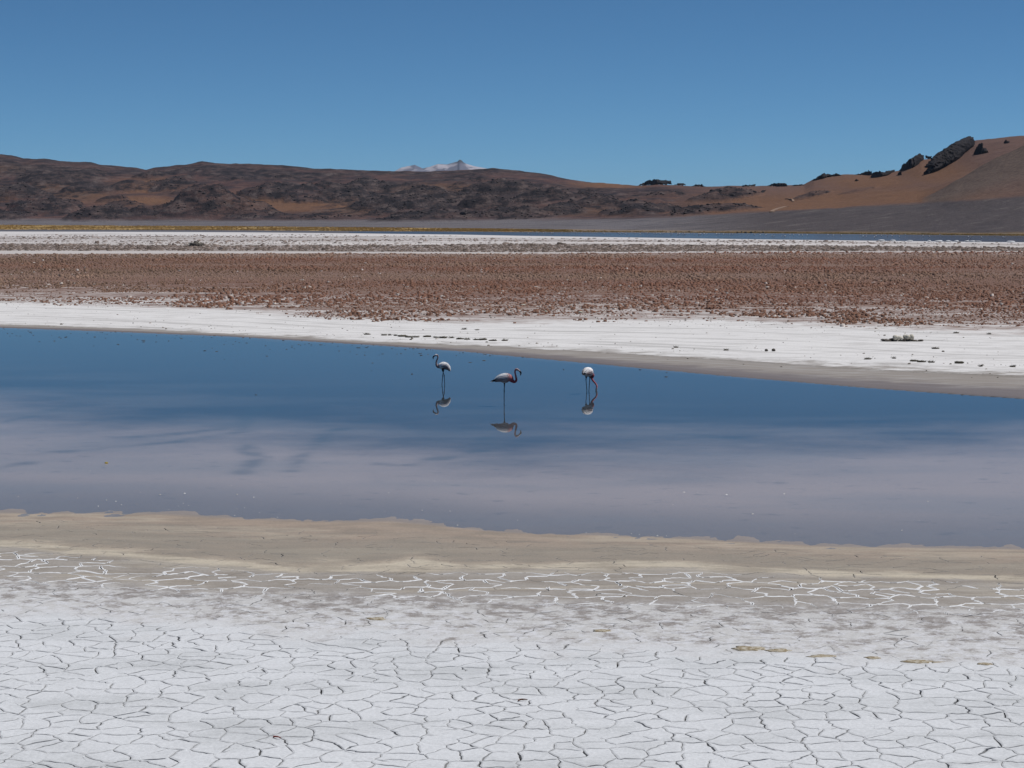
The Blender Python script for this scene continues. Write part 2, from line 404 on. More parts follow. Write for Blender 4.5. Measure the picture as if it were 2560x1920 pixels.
# ------------------------------------------------------------------ water
def water_mat(name, rip, tint, rough=0.012):
    g = NT(name)
    n1 = g.noise(g.pos((0.8, 1.6, 1)), 2.2, 3, 0.5); n2 = g.noise(g.pos((0.5, 1.4, 1)), 9.0, 3, 0.5)
    patch = g.ss(g.noise(g.pos((0.03, 0.10, 1)), 1.0, 3, 0.5), 0.45, 0.65, 0.15, 1.0)
    h = g.math('MULTIPLY', g.math('ADD', n1, g.math('MULTIPLY', n2, 0.35)), patch)
    # rings spreading from the feeding bird's head
    wx, wy = RING
    geo = g.n('ShaderNodeNewGeometry'); vs = g.n('ShaderNodeVectorMath', operation='DISTANCE')
    g.t.links.new(geo.outputs['Position'], vs.inputs[0]); vs.inputs[1].default_value = (wx, wy, 0)
    dist = vs.outputs['Value']
    ring = g.math('MULTIPLY', g.math('SINE', g.math('MULTIPLY', dist, 26.0)), g.ss(dist, 1.9, 0.1))
    h = g.math('ADD', h, g.math('MULTIPLY', ring, 3.2))
    nrm = g.bump(h, 1.0, rip)
    fr = g.n('ShaderNodeFresnel'); fr.inputs[0].default_value = 1.333; g.t.links.new(nrm, fr.inputs[1])
    tr = g.n('ShaderNodeBsdfTransparent'); tr.inputs[0].default_value = (*tint, 1)
    gl = g.n('ShaderNodeBsdfGlossy'); gl.inputs['Roughness'].default_value = rough; g.t.links.new(nrm, gl.inputs['Normal'])
    mx = g.n('ShaderNodeMixShader'); g.t.links.new(fr.outputs[0], mx.inputs[0]); g.t.links.new(tr.outputs[0], mx.inputs[1]); g.t.links.new(gl.outputs[0], mx.inputs[2])
    g.t.links.new(mx.outputs[0], g.out.inputs[0])
    return g.m
rx, ry = ground_pt(1491, 976); RING = (float(rx), float(ry))
M['water'] = water_mat('water', 0.00022, (0.95, 0.97, 0.98))
M['farwater'] = water_mat('farwater', 0.0012, (0.8, 0.85, 0.9), 0.11)

def sheet(name, la, lb, ea, eb, z, mat, label):
    """strip between two ground lines, with margins"""
    xs = np.linspace(-1, 1, 81)
    lo = LW[la]; hi = LW[lb]
    xa = np.linspace(min(lo[0][0], hi[0][0]) * 1.6, max(lo[0][-1], hi[0][-1]) * 1.6, 81)
    ya = np.interp(xa, *lo) - ea; yb = np.interp(xa, *hi) + eb
    V = np.vstack([np.stack([xa, ya, np.full(81, z)], 1), np.stack([xa, yb, np.full(81, z)], 1)])
    F = np.array([[i, i + 1, 82 + i, 81 + i] for i in range(80)])
    return obj(name, mesh_np(name, V, F), mat, kind='structure', label=label)
sheet('water', 5, 7, 0.9, 3.0, 0.0, M['water'], 'calm blue lagoon water mirroring the sky')
sheet('far_water', 15, 16, 6, 8, 0.0, M['farwater'], 'thin strip of grey blue water of the far lagoon')

# ------------------------------------------------------------------ cracked plates: Voronoi cells with open and closed joints
CELL = 0.33
def hsh(*a):
    n = 0
    for q in a: n = (n * 1000003 + int(q) * 7919 + 12345) & 0x7fffffff
    n = ((n ^ (n >> 13)) * 1274126177) & 0x7fffffff
    return ((n ^ (n >> 15)) & 0xffffff) / 0xffffff
def site(i, j):
    return ((i + 0.5 + (hsh(i, j, 1) - 0.5) * 0.95) * CELL, (j + 0.5 + (hsh(i, j, 2) - 0.5) * 0.95) * CELL * 0.95)
def slab(i, j):
    k = math.floor(j / 2 + 0.5 * hsh(j // 2, 77)); return (math.floor((i + hsh(k, 9) * 2 + (hsh(i, j, 12) < 0.25)) / 2), k)
cells = []
for j in range(int(15.2 / (CELL * 0.95)), int(37 / (CELL * 0.95))):
    yy = (j + 0.5) * CELL * 0.95; hw = 0.30 * yy + 3.6
    for i in range(int(-hw / CELL) - 1, int(hw / CELL) + 1):
        cx, cy = site(i, j)
        poly = [((cx - 2, cy - 2), None), ((cx + 2, cy - 2), None), ((cx + 2, cy + 2), None), ((cx - 2, cy + 2), None)]  # (vertex, id of edge leaving it)
        for dj in (-2, -1, 0, 1, 2):
            for di in (-2, -1, 0, 1, 2):
                if di == 0 and dj == 0: continue
                ox, oy = site(i + di, j + dj)
                mx_, my_ = (cx + ox) / 2, (cy + oy) / 2; nx, ny = ox - cx, oy - cy
                out = []
                m = len(poly)
                dv = [(p[0][0] - mx_) * nx + (p[0][1] - my_) * ny for p in poly]
                if max(dv) <= 0: continue
                for q in range(m):
                    a, ea = poly[q]; b = poly[(q + 1) % m][0]; da, db = dv[q], dv[(q + 1) % m]
                    if da <= 0: out.append((a, ea))
                    if (da <= 0) != (db <= 0):
                        t = da / (da - db); pt = (a[0] + t * (b[0] - a[0]), a[1] + t * (b[1] - a[1]))
                        out.append((pt, (i + di, j + dj) if da <= 0 else ea))
                poly = out
        cells.append(((i, j), (cx, cy), poly))
cb, _ = bands(np.array([c[1][0] for c in cells]), np.array([c[1][1] for c in cells]))

plates = []
for (ij, (cx, cy), poly), b0 in zip(cells, cb):
    if b0 > 4.7: continue
    pts = []; wid = []; rim = []
    m = len(poly)
    for q in range(m):
        (a, e), (b, _) = poly[q], poly[(q + 1) % m]
        nb_ = e
        k1, k2 = (ij, nb_) if ij < nb_ else (nb_, ij)
        r1, r2 = hsh(*k1, *k2, 5), hsh(*k1, *k2, 6)
        mb = float(np.interp(b0, [0, 5], [0, 5]))
        # joint width in metres by zone
        if mb < 0.97: w = 0.0 if r1 < 0.13 else (0.006 + 0.006 * r2 if r1 < 0.50 else 0.011 + 0.012 * r2)
        elif mb < 2.0: w = 0.0 if r1 < 0.40 else 0.004 + 0.010 * r2
        elif mb < 3.0: w = 0.0 if r1 < 0.45 else 0.005 + 0.010 * r2
        else: w = 0.0 if r1 < 0.62 else 0.005 + 0.009 * r2
        # on the mud the small cells hang together in larger slabs: only joints between slabs open
        same = slab(*ij) == slab(*nb_)
        if mb >= 0.97:
            w = 0.0 if same else w * 1.25
        ln = math.hypot(b[0] - a[0], b[1] - a[1])
        ex, ey = (a[0] + b[0]) / 2, (a[1] + b[1]) / 2
        n = max(2, int(ln / 0.055))
        hasrim = (not same) and hsh(*k1, *k2, 8) < 0.95
        for s_ in range(n):
            t = s_ / n
            fade = min(1.0, 4 * t * (1 - t) + 0.35)
            pts.append((a[0] + t * (b[0] - a[0]), a[1] + t * (b[1] - a[1]))); wid.append(w * fade); rim.append(1.0 if hasrim else 0.0)
    if len(pts) < 6: continue
    plates.append((ij, (cx, cy), np.array(pts), np.array(wid), np.array(rim), b0))

def warp(p):
    x, y_ = p[:, 0], p[:, 1]
    return np.stack([x + 0.09 * fbm(x * 2.1, y_ * 2.1, 3, 61) + 0.022 * (vnoise(x * 17, y_ * 17, 63) - 0.5) * 2,
                     y_ + 0.10 * fbm(x * 2.1, y_ * 2.1, 3, 62) + 0.022 * (vnoise(x * 17, y_ * 17, 64) - 0.5) * 2], 1)

def plate_arrays(ij, c, pts, wid, rim, b0):
    n = len(pts)
    cc = np.array(c)
    wn_ = 0.5 + 1.0 * vnoise(pts[:, 0] * 4, pts[:, 1] * 4, 66)
    tn = np.roll(pts, -1, 0) - np.roll(pts, 1, 0); tn /= np.linalg.norm(tn, axis=1)[:, None] + 1e-9
    inn = np.stack([-tn[:, 1], tn[:, 0]], 1)
    if ((cc - pts) * inn).sum() < 0: inn = -inn
    w = wid * wn_
    e = warp(pts) + inn * w[:, None] * 0.5
    ctr = e.mean(0)
    h, bnd, _ = ground_h(e[:, 0], e[:, 1]); hc, bc, _ = ground_h(ctr[:1], ctr[1:])
    lift = 0.013 if b0 < 0.97 else 0.0
    curl = np.where(w > 0.002, 0.003, 0.0) if b0 < 1 else 0
    z = h + lift + curl
    r = e.copy()
    cw = 0.012 + 0.022 * vnoise(e[:, 0] * 9, e[:, 1] * 9, 67)
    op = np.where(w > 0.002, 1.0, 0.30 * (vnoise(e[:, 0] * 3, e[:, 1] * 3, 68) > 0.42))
    drop = (0.005 if b0 < 0.97 else 0.002) * op
    pin = e + inn * cw[:, None]
    V = np.vstack([np.column_stack([e, z - drop]), np.column_stack([e + inn * 0.004, h - 0.045]), np.column_stack([pin, z]), [[ctr[0], ctr[1], hc[0] + lift]]])
    F = []
    for q in range(n):
        p = (q + 1) % n
        F.append((2 * n + q, 2 * n + p, 3 * n)); F.append((q, p, 2 * n + p, 2 * n + q)); F.append((q, n + q, n + p, p))
    band = np.concatenate([bnd, bnd, bnd, bc])
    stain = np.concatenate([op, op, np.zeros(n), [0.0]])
    # salt rim
    RV = RF = None
    veins = 2.0 - 0.1 < b0 < 3.05 or (1.6 < b0 <= 1.9)
    if veins:
        z0 = sstep(1.75, 2.1, bnd) * (1 - sstep(2.72, 2.95, bnd))
        rw = rim * (0.008 + 0.026 * vnoise(e[:, 0] * 6, e[:, 1] * 6, 70)) * z0 * sstep(0.25, 0.5, vnoise(e[:, 0] * 0.7, e[:, 1] * 0.7, 71) + 0.25)
        rw = np.minimum(rw, np.roll(rw, 1) + 0.02)
        if rw.max() > 0.006:
            p0 = e + inn * 0.001; p1 = e + inn * (rw * 0.35)[:, None]; p2 = e + inn * rw[:, None]
            RV = np.vstack([np.column_stack([p0, z + 0.0008 + rw * 0.10]), np.column_stack([p1, z + 0.001 + rw * 0.22]), np.column_stack([p2, z + 0.0006])])
            RF = []
            for q in range(n):
                p = (q + 1) % n
                if rw[q] > 0.003 and rw[p] > 0.003:
                    RF += [(q, p, n + p, n + q), (n + q, n + p, 2 * n + p, 2 * n + q)]
            if not RF: RV = None
    return V, F, (band, stain), RV, RF

built = []
for p in plates:
    V, F, band, RV, RF = plate_arrays(*p)
    y0 = V[:, 1].mean(); x0 = V[:, 0].mean()
    vis = abs(x0) < 0.258 * y0 and y0 > 18.4
    e = V[:-1].reshape(3, -1, 3)[0]
    area = 0.5 * abs(np.dot(e[:, 0], np.roll(e[:, 1], 1)) - np.dot(e[:, 1], np.roll(e[:, 0], 1)))
    built.append((area / y0 ** 3 if vis else 0, p[5] < 0.97, V, F, band, RV, RF))
for crust, nm in ((True, 'salt_plate'), (False, 'mud_plate')):
    sel = sorted([q for q in built if q[1] == crust], key=lambda q: -q[0])
    rv, rf, rb, rs, k = [], [], [], [], 0
    sv, sf, sk = [], [], 0
    for n_, (a, _, V, F, band, RV, RF) in enumerate(sel):
        if n_ < 300 and a > 0:
            c0 = V[-1].copy(); c0[2] = 0
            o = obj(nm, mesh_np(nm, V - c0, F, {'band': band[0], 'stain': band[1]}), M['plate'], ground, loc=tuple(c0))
            if RV is not None:
                obj('salt_rim', mesh_np('salt_rim', RV - c0, RF, smooth=True), M['salt'], o)
        else:
            rv.append(V); rf += [tuple(i + k for i in f) for f in F]; rb.append(band[0]); rs.append(band[1]); k += len(V)
            if RV is not None: sv.append(RV); sf += [tuple(i + sk for i in f) for f in RF]; sk += len(RV)
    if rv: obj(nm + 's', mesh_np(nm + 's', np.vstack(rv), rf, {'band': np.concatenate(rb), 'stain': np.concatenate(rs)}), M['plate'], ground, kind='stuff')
    if sv: obj('salt_rims', mesh_np('salt_rims', np.vstack(sv), sf, smooth=True), M['salt'], ground, kind='stuff')

# ------------------------------------------------------------------ clods, pebbles, flakes (uncountable)
def lumps(x, y_, z, sx, sy, sz, cols, seed, tilt=0.25, top=(0.45, 0.85)):
    """many irregular low clods in one mesh: 8 vertices, 10 triangles each"""
    r = np.random.default_rng(seed); n = len(x)
    base = np.array([[-1, -1], [1, -1], [1, 1], [-1, 1]], float)
    a = r.uniform(0, 2 * np.pi, n); ca, sa = np.cos(a), np.sin(a)
    B = base[None] * r.uniform(0.6, 1.25, (n, 4, 2)); T = base[None] * r.uniform(top[0], top[1], (n, 4, 1)) * r.uniform(0.75, 1.1, (n, 4, 2)) + r.uniform(-0.2, 0.2, (n, 1, 2))
    XY = np.concatenate([B, T], 1); XY[..., 0] *= sx[:, None] * 0.5; XY[..., 1] *= sy[:, None] * 0.5
    X = XY[..., 0] * ca[:, None] - XY[..., 1] * sa[:, None] + x[:, None]
    Yc = XY[..., 0] * sa[:, None] + XY[..., 1] * ca[:, None] + y_[:, None]
    Z = np.concatenate([np.full((n, 4), -0.06) * np.minimum(1, sz[:, None] * 4), sz[:, None] * r.uniform(1 - tilt * 2, 1 + tilt, (n, 4))], 1) + z[:, None]
    V = np.stack([X, Yc, Z], -1).reshape(-1, 3)
    f = np.array([[4, 5, 6], [4, 6, 7], [0, 1, 5], [0, 5, 4], [1, 2, 6], [1, 6, 5], [2, 3, 7], [2, 7, 6], [3, 0, 4], [3, 4, 7]])
    F = (f[None] + (np.arange(n) * 8)[:, None, None]).reshape(-1, 3)
    return V, F, np.repeat(cols, 8, 0)

def scatter(n, y0, y1, half=0.29, p=1.0):
    """points in the wedge seen from the lagoon side; p shapes the density with distance"""
    t = rng.uniform(0, 1, n); y_ = (y0 ** p + t * (y1 ** p - y0 ** p)) ** (1 / p)
    return rng.uniform(-1, 1, n) * (half * y_ + 7), y_

# brown field
x, y_ = scatter(115000, 100, 390, p=-0.5)
h, b, Y = ground_h(x, y_)
bn = b + 0.30 * fbm(x * 0.10, y_ * 0.10, 4, 80) + 0.22 * fbm(x * 0.8, y_ * 0.8, 2, 81)
keep = ((bn > 9.0) & (b < 10.02)) & (rng.uniform(0, 1, len(x)) < np.clip(0.25 + (bn - 9.0) * 4, 0.0, 1))
x, y_, h, bn, b = x[keep], y_[keep], h[keep], bn[keep], b[keep]
n = len(x); sz = rng.lognormal(-2.62, 0.42, n).clip(0.03, 0.16) * 0.88 * (1 + 0.6 * fbm(x * 0.16, y_ * 0.07, 3, 83)).clip(0.35, 1.7) * (0.55 + y_ / 230)
tone = fbm(x * 0.006, y_ * 0.035, 4, 85)
pale = np.clip(0.30 + tone * 2.0 + rng.normal(0, 0.14, n) - 0.35 * sstep(9.12, 9.35, bn) * (1 - sstep(9.45, 9.75, b)), 0, 1)[:, None]
redm = np.clip(0.45 + 1.2 * fbm(x * 0.01 + 3, y_ * 0.02, 3, 86) + 0.006 * x, 0, 1)[:, None]
cc = (1 - pale) * ((1 - redm) * np.array([[0.20, 0.128, 0.090]]) + redm * np.array([[0.225, 0.106, 0.070]])) + pale * np.array([[0.29, 0.188, 0.138]])
lite = (rng.uniform(0, 1, n) < 0.002 + 0.10 * np.exp(-np.abs(bn - 9.02) * 9))[:, None]
cc = np.where(lite, np.array([[0.50, 0.44, 0.40]]), cc)
Vc, Fc, Cc = lumps(x, y_, h, sz * 1.5, sz * 1.2, sz * rng.uniform(0.35, 0.9, n), cc, 11, top=(0.72, 1.0))
obj('clod_field', mesh_np('clod_field', Vc, Fc, cols=Cc), M['clod'], kind='stuff', label='wide field of rough reddish brown salt clods', cat='clods')
# grey clod bands farther out
x, y_ = scatter(70000, 330, 1000, p=0.3)
h, b, Y = ground_h(x, y_)
st = fbm(x * 0.012, y_ * 0.07, 4, 90); st2 = fbm(x * 0.004, y_ * 0.03, 3, 91)
pr = np.where((b > 10.9) & (b < 12.05), 0.75, 0) + np.where((b > 10.0) & (b <= 10.9), np.clip(st2 * 1.6 + 0.001 * x, 0, 0.8), 0)
pr = pr + np.where((b >= 12.05) & (b < 14.6), np.clip(st * 1.5 - 0.22 + 0.15 * np.exp(-((b - 13.4) / 0.45) ** 2), 0, 0.5), 0)
keep = rng.uniform(0, 1, len(x)) < pr
x, y_, h, b = x[keep], y_[keep], h[keep], b[keep]; n = len(x)
sz = rng.lognormal(-1.35, 0.4, n) * (0.8 + y_ / 1500)
pk = rng.uniform(0, 1, (n, 1)) * np.where(b < 12, 0.8, 1.0)[:, None]
cc = (1 - pk) * np.array([[0.095, 0.072, 0.060]]) + pk * np.array([[0.29, 0.225, 0.19]])
Vc, Fc, Cc = lumps(x, y_, h, sz * 1.6, sz * 1.3, sz * rng.uniform(0.25, 0.55, n), cc, 12)
obj('grey_clods', mesh_np('grey_clods', Vc, Fc, cols=Cc), M['clod'], kind='stuff', label='bands of dark grey clods across the far salt flat', cat='clods')
# crumbs on the white bank
x, y_ = scatter(26000, 62, 150, p=0.7)
h, b, Y = ground_h(x, y_)
near9 = np.exp(-np.abs(b - 9) * 5); near8 = np.exp(-np.abs(b - 8.12) * 16)
keep = (b > 7.7) & (b < 9.05) & (rng.uniform(0, 1, len(x)) < 0.04 + 0.75 * near9 * sstep(-.2, .3, fbm(x * .3, y_ * .3, 3, 95)) + 0.5 * near8 * sstep(-.1, .4, fbm(x * .25, y_ * .25, 3, 96)))
x, y_, h = x[keep], y_[keep], h[keep]; n = len(x); sz = rng.lognormal(-3.6, 0.5, n).clip(0.012, 0.10)
pk = rng.uniform(0, 1, (n, 1)) ** 1.5
cc = (1 - pk) * np.array([[0.08, 0.07, 0.055]]) + pk * np.array([[0.36, 0.31, 0.27]])
Vc, Fc, Cc = lumps(x, y_, h, sz * 1.5, sz * 1.2, sz * 0.55, cc, 13)
obj('salt_crumbs', mesh_np('salt_crumbs', Vc, Fc, cols=Cc), M['clod'], kind='stuff', label='small dark crumbs scattered over the white salt bank', cat='crumbs')
# dark mud specks standing in the water along the far shore
x, y_ = scatter(12000, 56, 110, p=0.7)
h, b, Y = ground_h(x, y_)
d7 = Y[7] - y_
lft = sstep(9, -4, x)
keep = (d7 > 0.05) & (rng.uniform(0, 1, len(x)) < np.exp(-d7 / (0.5 + 3.4 * lft)) * (0.25 + 0.65 * lft) * sstep(-.3, .3, fbm(x * .5, y_ * .5, 3, 97)))
x, y_ = x[keep], y_[keep]; n = len(x); sz = rng.lognormal(-3.1, 0.45, n).clip(0.02, 0.11)
Vc, Fc, Cc = lumps(x, y_, np.full(n, -0.004), sz * 2.0, sz * 0.9, np.full(n, 0.016) + sz * 0.05, np.tile([[0.06, 0.065, 0.07]], (n, 1)), 14)
obj('mud_specks', mesh_np('mud_specks', Vc, Fc, cols=Cc), M['clod'], kind='stuff', label='dark mud specks breaking the water along the far shore', cat='mud')
# pale flakes drifting at the near shore
x, y_ = scatter(5200, 31, 46, p=0.6)
h, b, Y = ground_h(x, y_)
d5 = y_ - Y[5]
keep = (d5 > 0.1) & (rng.uniform(0, 1, len(x)) < np.exp(-d5 / 1.3) * 0.55 * sstep(-.25, .35, fbm(x * .8, y_ * 1.2, 3, 98)) + 0.006)
x, y_ = x[keep], y_[keep]; n = len(x); sz = rng.lognormal(-4.3, 0.45, n).clip(0.006, 0.03)
Vc, Fc, Cc = lumps(x, y_, np.full(n, 0.0), sz * 1.6, sz, np.full(n, 0.004) + sz * 0.2, np.tile([[0.72, 0.72, 0.72]], (n, 1)) * rng.uniform(0.5, 1, (n, 1)), 15)
obj('salt_flakes', mesh_np('salt_flakes', Vc, Fc, cols=Cc), M['clod'], kind='stuff', label='white flakes floating along the near shore', cat='flakes')

# ------------------------------------------------------------------ hills
def cv(pts):
    a = np.array(pts, float); return lambda u: np.interp(u, a[:, 0], a[:, 1])
skyl = cv([(-600, 372), (-200, 378), (0, 385), (30, 388), (60, 397), (110, 398), (150, 404), (230, 408), (255, 413), (300, 418), (340, 420), (366, 427), (400, 420), (450, 413),
           (508, 404), (540, 409), (620, 411), (690, 414), (780, 422), (860, 424), (985, 429), (1100, 429), (1180, 425), (1230, 422), (1290, 427), (1350, 433), (1400, 445),
           (1464, 457), (1520, 461), (1582, 464), (1640, 462), (1700, 466), (1770, 467), (1855, 466), (2010, 463), (2034, 450), (2060, 444), (2107, 439), (2172, 438), (2246, 430),
           (2300, 402), (2340, 398), (2376, 378), (2420, 357), (2436, 352), (2494, 347), (2560, 343), (2700, 341), (3200, 352)])
c1v = cv([(-600, 562), (0, 563), (600, 566), (1150, 571), (1560, 575), (2200, 582), (2560, 585), (3200, 588)])
c2v = cv([(-600, 552), (0, 553), (600, 556), (1150, 554), (1500, 553), (1660, 549), (2000, 529), (2300, 513), (2560, 496), (3200, 470)])
c3v = cv([(-600, 485), (0, 488), (300, 492), (600, 488), (900, 500), (1150, 500), (1400, 508), (1600, 515), (1800, 520), (1950, 505), (2100, 490), (2300, 452), (2450, 420), (2560, 402), (3200, 380)])
c0y = lambda u: np.interp(u, np.linspace(0, 2560, 129), LW[16][1])
c2y = cv([(-600, 2500), (0, 2400), (1150, 2050), (1660, 1600), (2560, 1280), (3200, 1250)])
c3y = cv([(-600, 3000), (0, 2900), (1150, 2650), (1660, 2250), (2560, 1750), (3200, 1700)])
c4y = cv([(-600, 3700), (0, 3600), (1300, 3400), (1660, 2950), (2000, 2800), (2560, 2300), (3200, 2250)])
UST = 3.0
ux = np.arange(-420, 2990, UST)
NR = 330
def z_at(v, yy): return az_pt(0, v, yy)[1]
def hill_base(u, yy):
    y0 = c0y(u); y1 = y0 * 1.13; y2 = np.maximum(c2y(u), y1 * 1.1); y3 = c3y(u); y4 = c4y(u); y5 = y4 * 1.45
    z0 = -0.25; z1 = z_at(c1v(u), y1); z2 = z_at(c2v(u), y2); z3 = z_at(c3v(u), y3); z4 = z_at(skyl(u), y4); z5 = z4 * 0.55
    z = np.full(np.broadcast(u, yy).shape, z0)
    for ya, yb, za, zb, ez in ((y0, y1, z0, z1, 0), (y1, y2, z1, z2, 0), (y2, y3, z2, z3, 1), (y3, y4, z3, z4, 2), (y4, y5, z4, z5, 0)):
        t = np.clip((yy - ya) / (yb - ya), 0, 1)
        if ez == 1: t = t * (0.45 + 0.55 * t)
        if ez == 2: t = 1 - (1 - t) * (0.35 + 0.65 * (1 - t))
        z = np.where(yy >= ya, za + (zb - za) * t, z)
    return z
# rocky knolls: centre u, row of foot, row of top, half width px, slant, rockiness
KN = [(61, 503, 460, 80, 1), (122, 533, 497, 105, .9), (252, 549, 500, 115, 1), (460, 546, 491, 150, .8), (570, 540, 480, 130, .7), (690, 497, 458, 110, 1.0),
      (447, 467, 447, 55, .9), (382, 446, 434, 50, .8), (1053, 520, 472, 190, 1.1), (1216, 526, 482, 75, 1.2), (1135, 549, 517, 220, .7), (1257, 478, 436, 95, .9),
      (1159, 488, 464, 26, 1), (1603, 534, 500, 110, 1.1), (1819, 500, 458, 95, .9), (1782, 534, 505, 125, 1.1), (0, 548, 525, 90, .9), (800, 548, 535, 120, .6),
      (930, 470, 452, 120, .8), (1380, 508, 484, 120, .7), (1480, 520, 500, 90, .8), (640, 545, 524, 110, .6), (330, 470, 450, 90, .5), (170, 450, 432, 110, .5),
      (860, 500, 474, 70, 1.0), (980, 540, 518, 70, 1.0), (1330, 545, 528, 90, .8), (2140, 483, 474, 55, .4), (2030, 492, 478, 55, .7), (1660, 490, 478, 60, .8), (-150, 500, 455, 120, .9), (-280, 540, 500, 130, .9)]
kr = random.Random(77)
for _ in range(95):
    ku_ = kr.uniform(-60, 1750); top_ = float(skyl(ku_)) + 16
    vf_ = kr.uniform(top_ + 8, 546); hw_ = kr.uniform(14, 62); KN.append((ku_, vf_, vf_ - hw_ * kr.uniform(0.18, 0.36), hw_, kr.uniform(0.30, 0.95)))
yh = np.exp(np.linspace(math.log(0.985), math.log(5.9), NR))     # multiples of the near edge
U = np.repeat(ux[:, None], NR, 1)
y0u = c0y(ux); yend = c4y(ux) * 1.5
tt = np.linspace(0, 1, NR) ** 0.9
YY = y0u[:, None] * 0.99 * (yend / (y0u * 0.99))[:, None] ** tt[None]
Z = hill_base(U, YY)
b_ = (960 - 500) / FPX
XX = (U - 1280) / FPX / (cp + b_ * sp) * YY
rockm = np.zeros(U.shape)
for (ku, vf, vt, hw, rk) in KN:
    # depth where the slope reaches row vf
    ycand = np.linspace(c0y(ku) * 1.05, c4y(ku), 500)
    vv = world_v(ycand, hill_base(np.full(500, float(ku)), ycand))
    ii = np.argmax(vv <= vf) if (vv <= vf).any() else 400
    yk = ycand[ii]
    xk = (ku - 1280) / FPX / (cp + b_ * sp) * yk
    rx_ = hw / FPX * yk * 1.0; ry_ = rx_ * 1.25
    hk = (vf - vt) / FPX * yk
    w_ = slice(*np.searchsorted(ux, [ku - hw * 2.6 - 6, ku + hw * 2.6 + 6]))
    X_, Y_ = XX[w_], YY[w_]
    q = np.sqrt(((X_ - xk) / rx_) ** 2 + ((Y_ - yk) / ry_) ** 2) + fbm(X_ / 60 + ku, Y_ / 60, 3, 100) * 0.28
    sh = np.clip(1 - q, 0, 1); sh = sh ** 0.8 * (1 - 0.25 * sh)
    Z[w_] += hk * sh * (0.9 + 0.45 * (ridged(X_ / 40, Y_ / 70, 4, 103 + int(hw)) - 0.5))
    rockm[w_] = np.maximum(rockm[w_], rk * sstep(0.02, 0.30, sh))
# near spur on the right
spl = cv([(2240, 540), (2319, 486), (2400, 447), (2480, 402), (2560, 362), (2700, 300), (3200, 230)])
ys = 1500.0
zsp = z_at(spl(U), ys)
zb0 = hill_base(U, np.full(U.shape, ys))
rise = (zsp - zb0).clip(0)
prof = np.where(YY < ys, np.clip(1 - (ys - YY) / (ys * 0.30), 0, 1) ** 1.7, np.clip(1 - (YY - ys) / (ys * 0.16), 0, 1))
rise = rise * sstep(2235, 2400, U)
Z = np.maximum(Z, hill_base(U, YY) + rise * prof - 0.01)
spur = sstep(0.10, 0.55, prof) * sstep(2290, 2335, U) * (rise > 1) * (YY < ys * 1.03)
vrow = world_v(YY, Z)
left = sstep(1900, 1500, U)
hgt = sstep(556, 520, vrow)
sky_t = np.clip((YY - c3y(U)) / (c4y(U) - c3y(U)), 0, 1)
# general ruggedness
rg = left * (0.45 + 0.55 * np.clip(rockm, 0, 1)) + (1 - left) * 0.10
Z = Z + hgt * rg * (20.0 * (ridged(XX / 150, YY / 230, 5, 111) - 0.5) * (1 - 0.75 * sky_t) + 5.0 * fbm(XX / 30, YY / 70, 3, 113)) + hgt * (1 - left) * (1.0 * fbm(XX / 22, YY / 60, 3, 115) + 2.0 * (ridged(XX / 90, YY / 400, 3, 116) - 0.5))
Z = Z + hgt * np.clip(rockm, 0, 1.2) * 3.0 * (ridged(XX / 16, YY / 50, 3, 117) - 0.45)
Z = Z + 0.15 * fbm(XX / 20, YY / 9, 3, 119) * sstep(0, 1, (YY - c0y(U)) / 60)
vrow = world_v(YY, Z)
# masks for the colour
darkn = fbm(XX / 170 + 9, YY / 170, 5, 121)
fine = fbm(XX / 28, YY / 28, 4, 123)
rockA = np.clip(rockm * (0.8 + 0.6 * fine) + left * hgt * (0.65 * sstep(-0.1, 0.3, darkn) + 0.35 * sstep(450, 425, vrow)), 0, 1)
grs = sstep(1.145, 1.125, YY / c0y(U) + 0.008 * fbm(XX / 30, YY / 60, 3, 126)) * np.interp(U, [0, 1250, 1450, 2560], [1, 1, .35, .4])
OR = [(366, 466, 85, 18), (203, 490, 75, 16), (346, 503, 100, 13), (712, 515, 170, 20), (640, 500, 60, 12), (33, 421, 50, 9), (12, 493, 30, 9), (813, 510, 90, 16), (1460, 531, 125, 13),
      (882, 527, 70, 15), (1094, 472, 120, 12), (1945, 512, 220, 26), (1760, 536, 120, 9), (2270, 492, 190, 24), (2090, 500, 140, 26), (1520, 463, 90, 8), (560, 505, 80, 10), (120, 470, 60, 10),
      (1010, 548, 60, 5), (2180, 455, 120, 20), (2330, 430, 90, 30)]
oran = np.zeros(U.shape)
for (ou, ov, a, c) in OR:
    q = ((U - ou) / a) ** 2 + ((vrow - ov - (U - ou) * (0.10 if ou == 712 else 0)) / c) ** 2
    oran = np.maximum(oran, np.exp(-q * 0.9))
oran = np.clip(oran * 1.25 + 0.25 * fine * oran, 0, 1) * hgt * (1 - 0.85 * np.clip(rockm, 0, 1))
apr = 1 - sstep(c2v(U) - 3, c2v(U) + 3, 2 * c2v(U) - vrow - 4 * fine)   # 1 on the grey apron
apr = np.where(YY < c2y(U) * 1.12, sstep(c2v(U) - 10, c2v(U) - 1, vrow + 3 * fine), 0) * (1 - np.clip(rockm, 0, 1) * 0.7)
idx = np.arange(U.size).reshape(U.shape)
F = np.stack([idx[:-1, :-1], idx[1:, :-1], idx[1:, 1:], idx[:-1, 1:]], -1).reshape(-1, 4)
HX, HY, HZ_ = XX, YY, Z
g = NT('hill')
P = g.pos()
n1 = g.noise(P, 0.05, 7, 0.62); n2 = g.noise(g.pos((1, 1, 2)), 0.25, 5, 0.65)
col = g.mix(g.ss(n1, 0.35, 0.65), (0.070, 0.041, 0.041), (0.115, 0.066, 0.057))
col = g.mix(g.attr('right'), col, g.mix(g.ss(n1, 0.3, 0.7), (0.115, 0.070, 0.060), (0.150, 0.090, 0.072)))
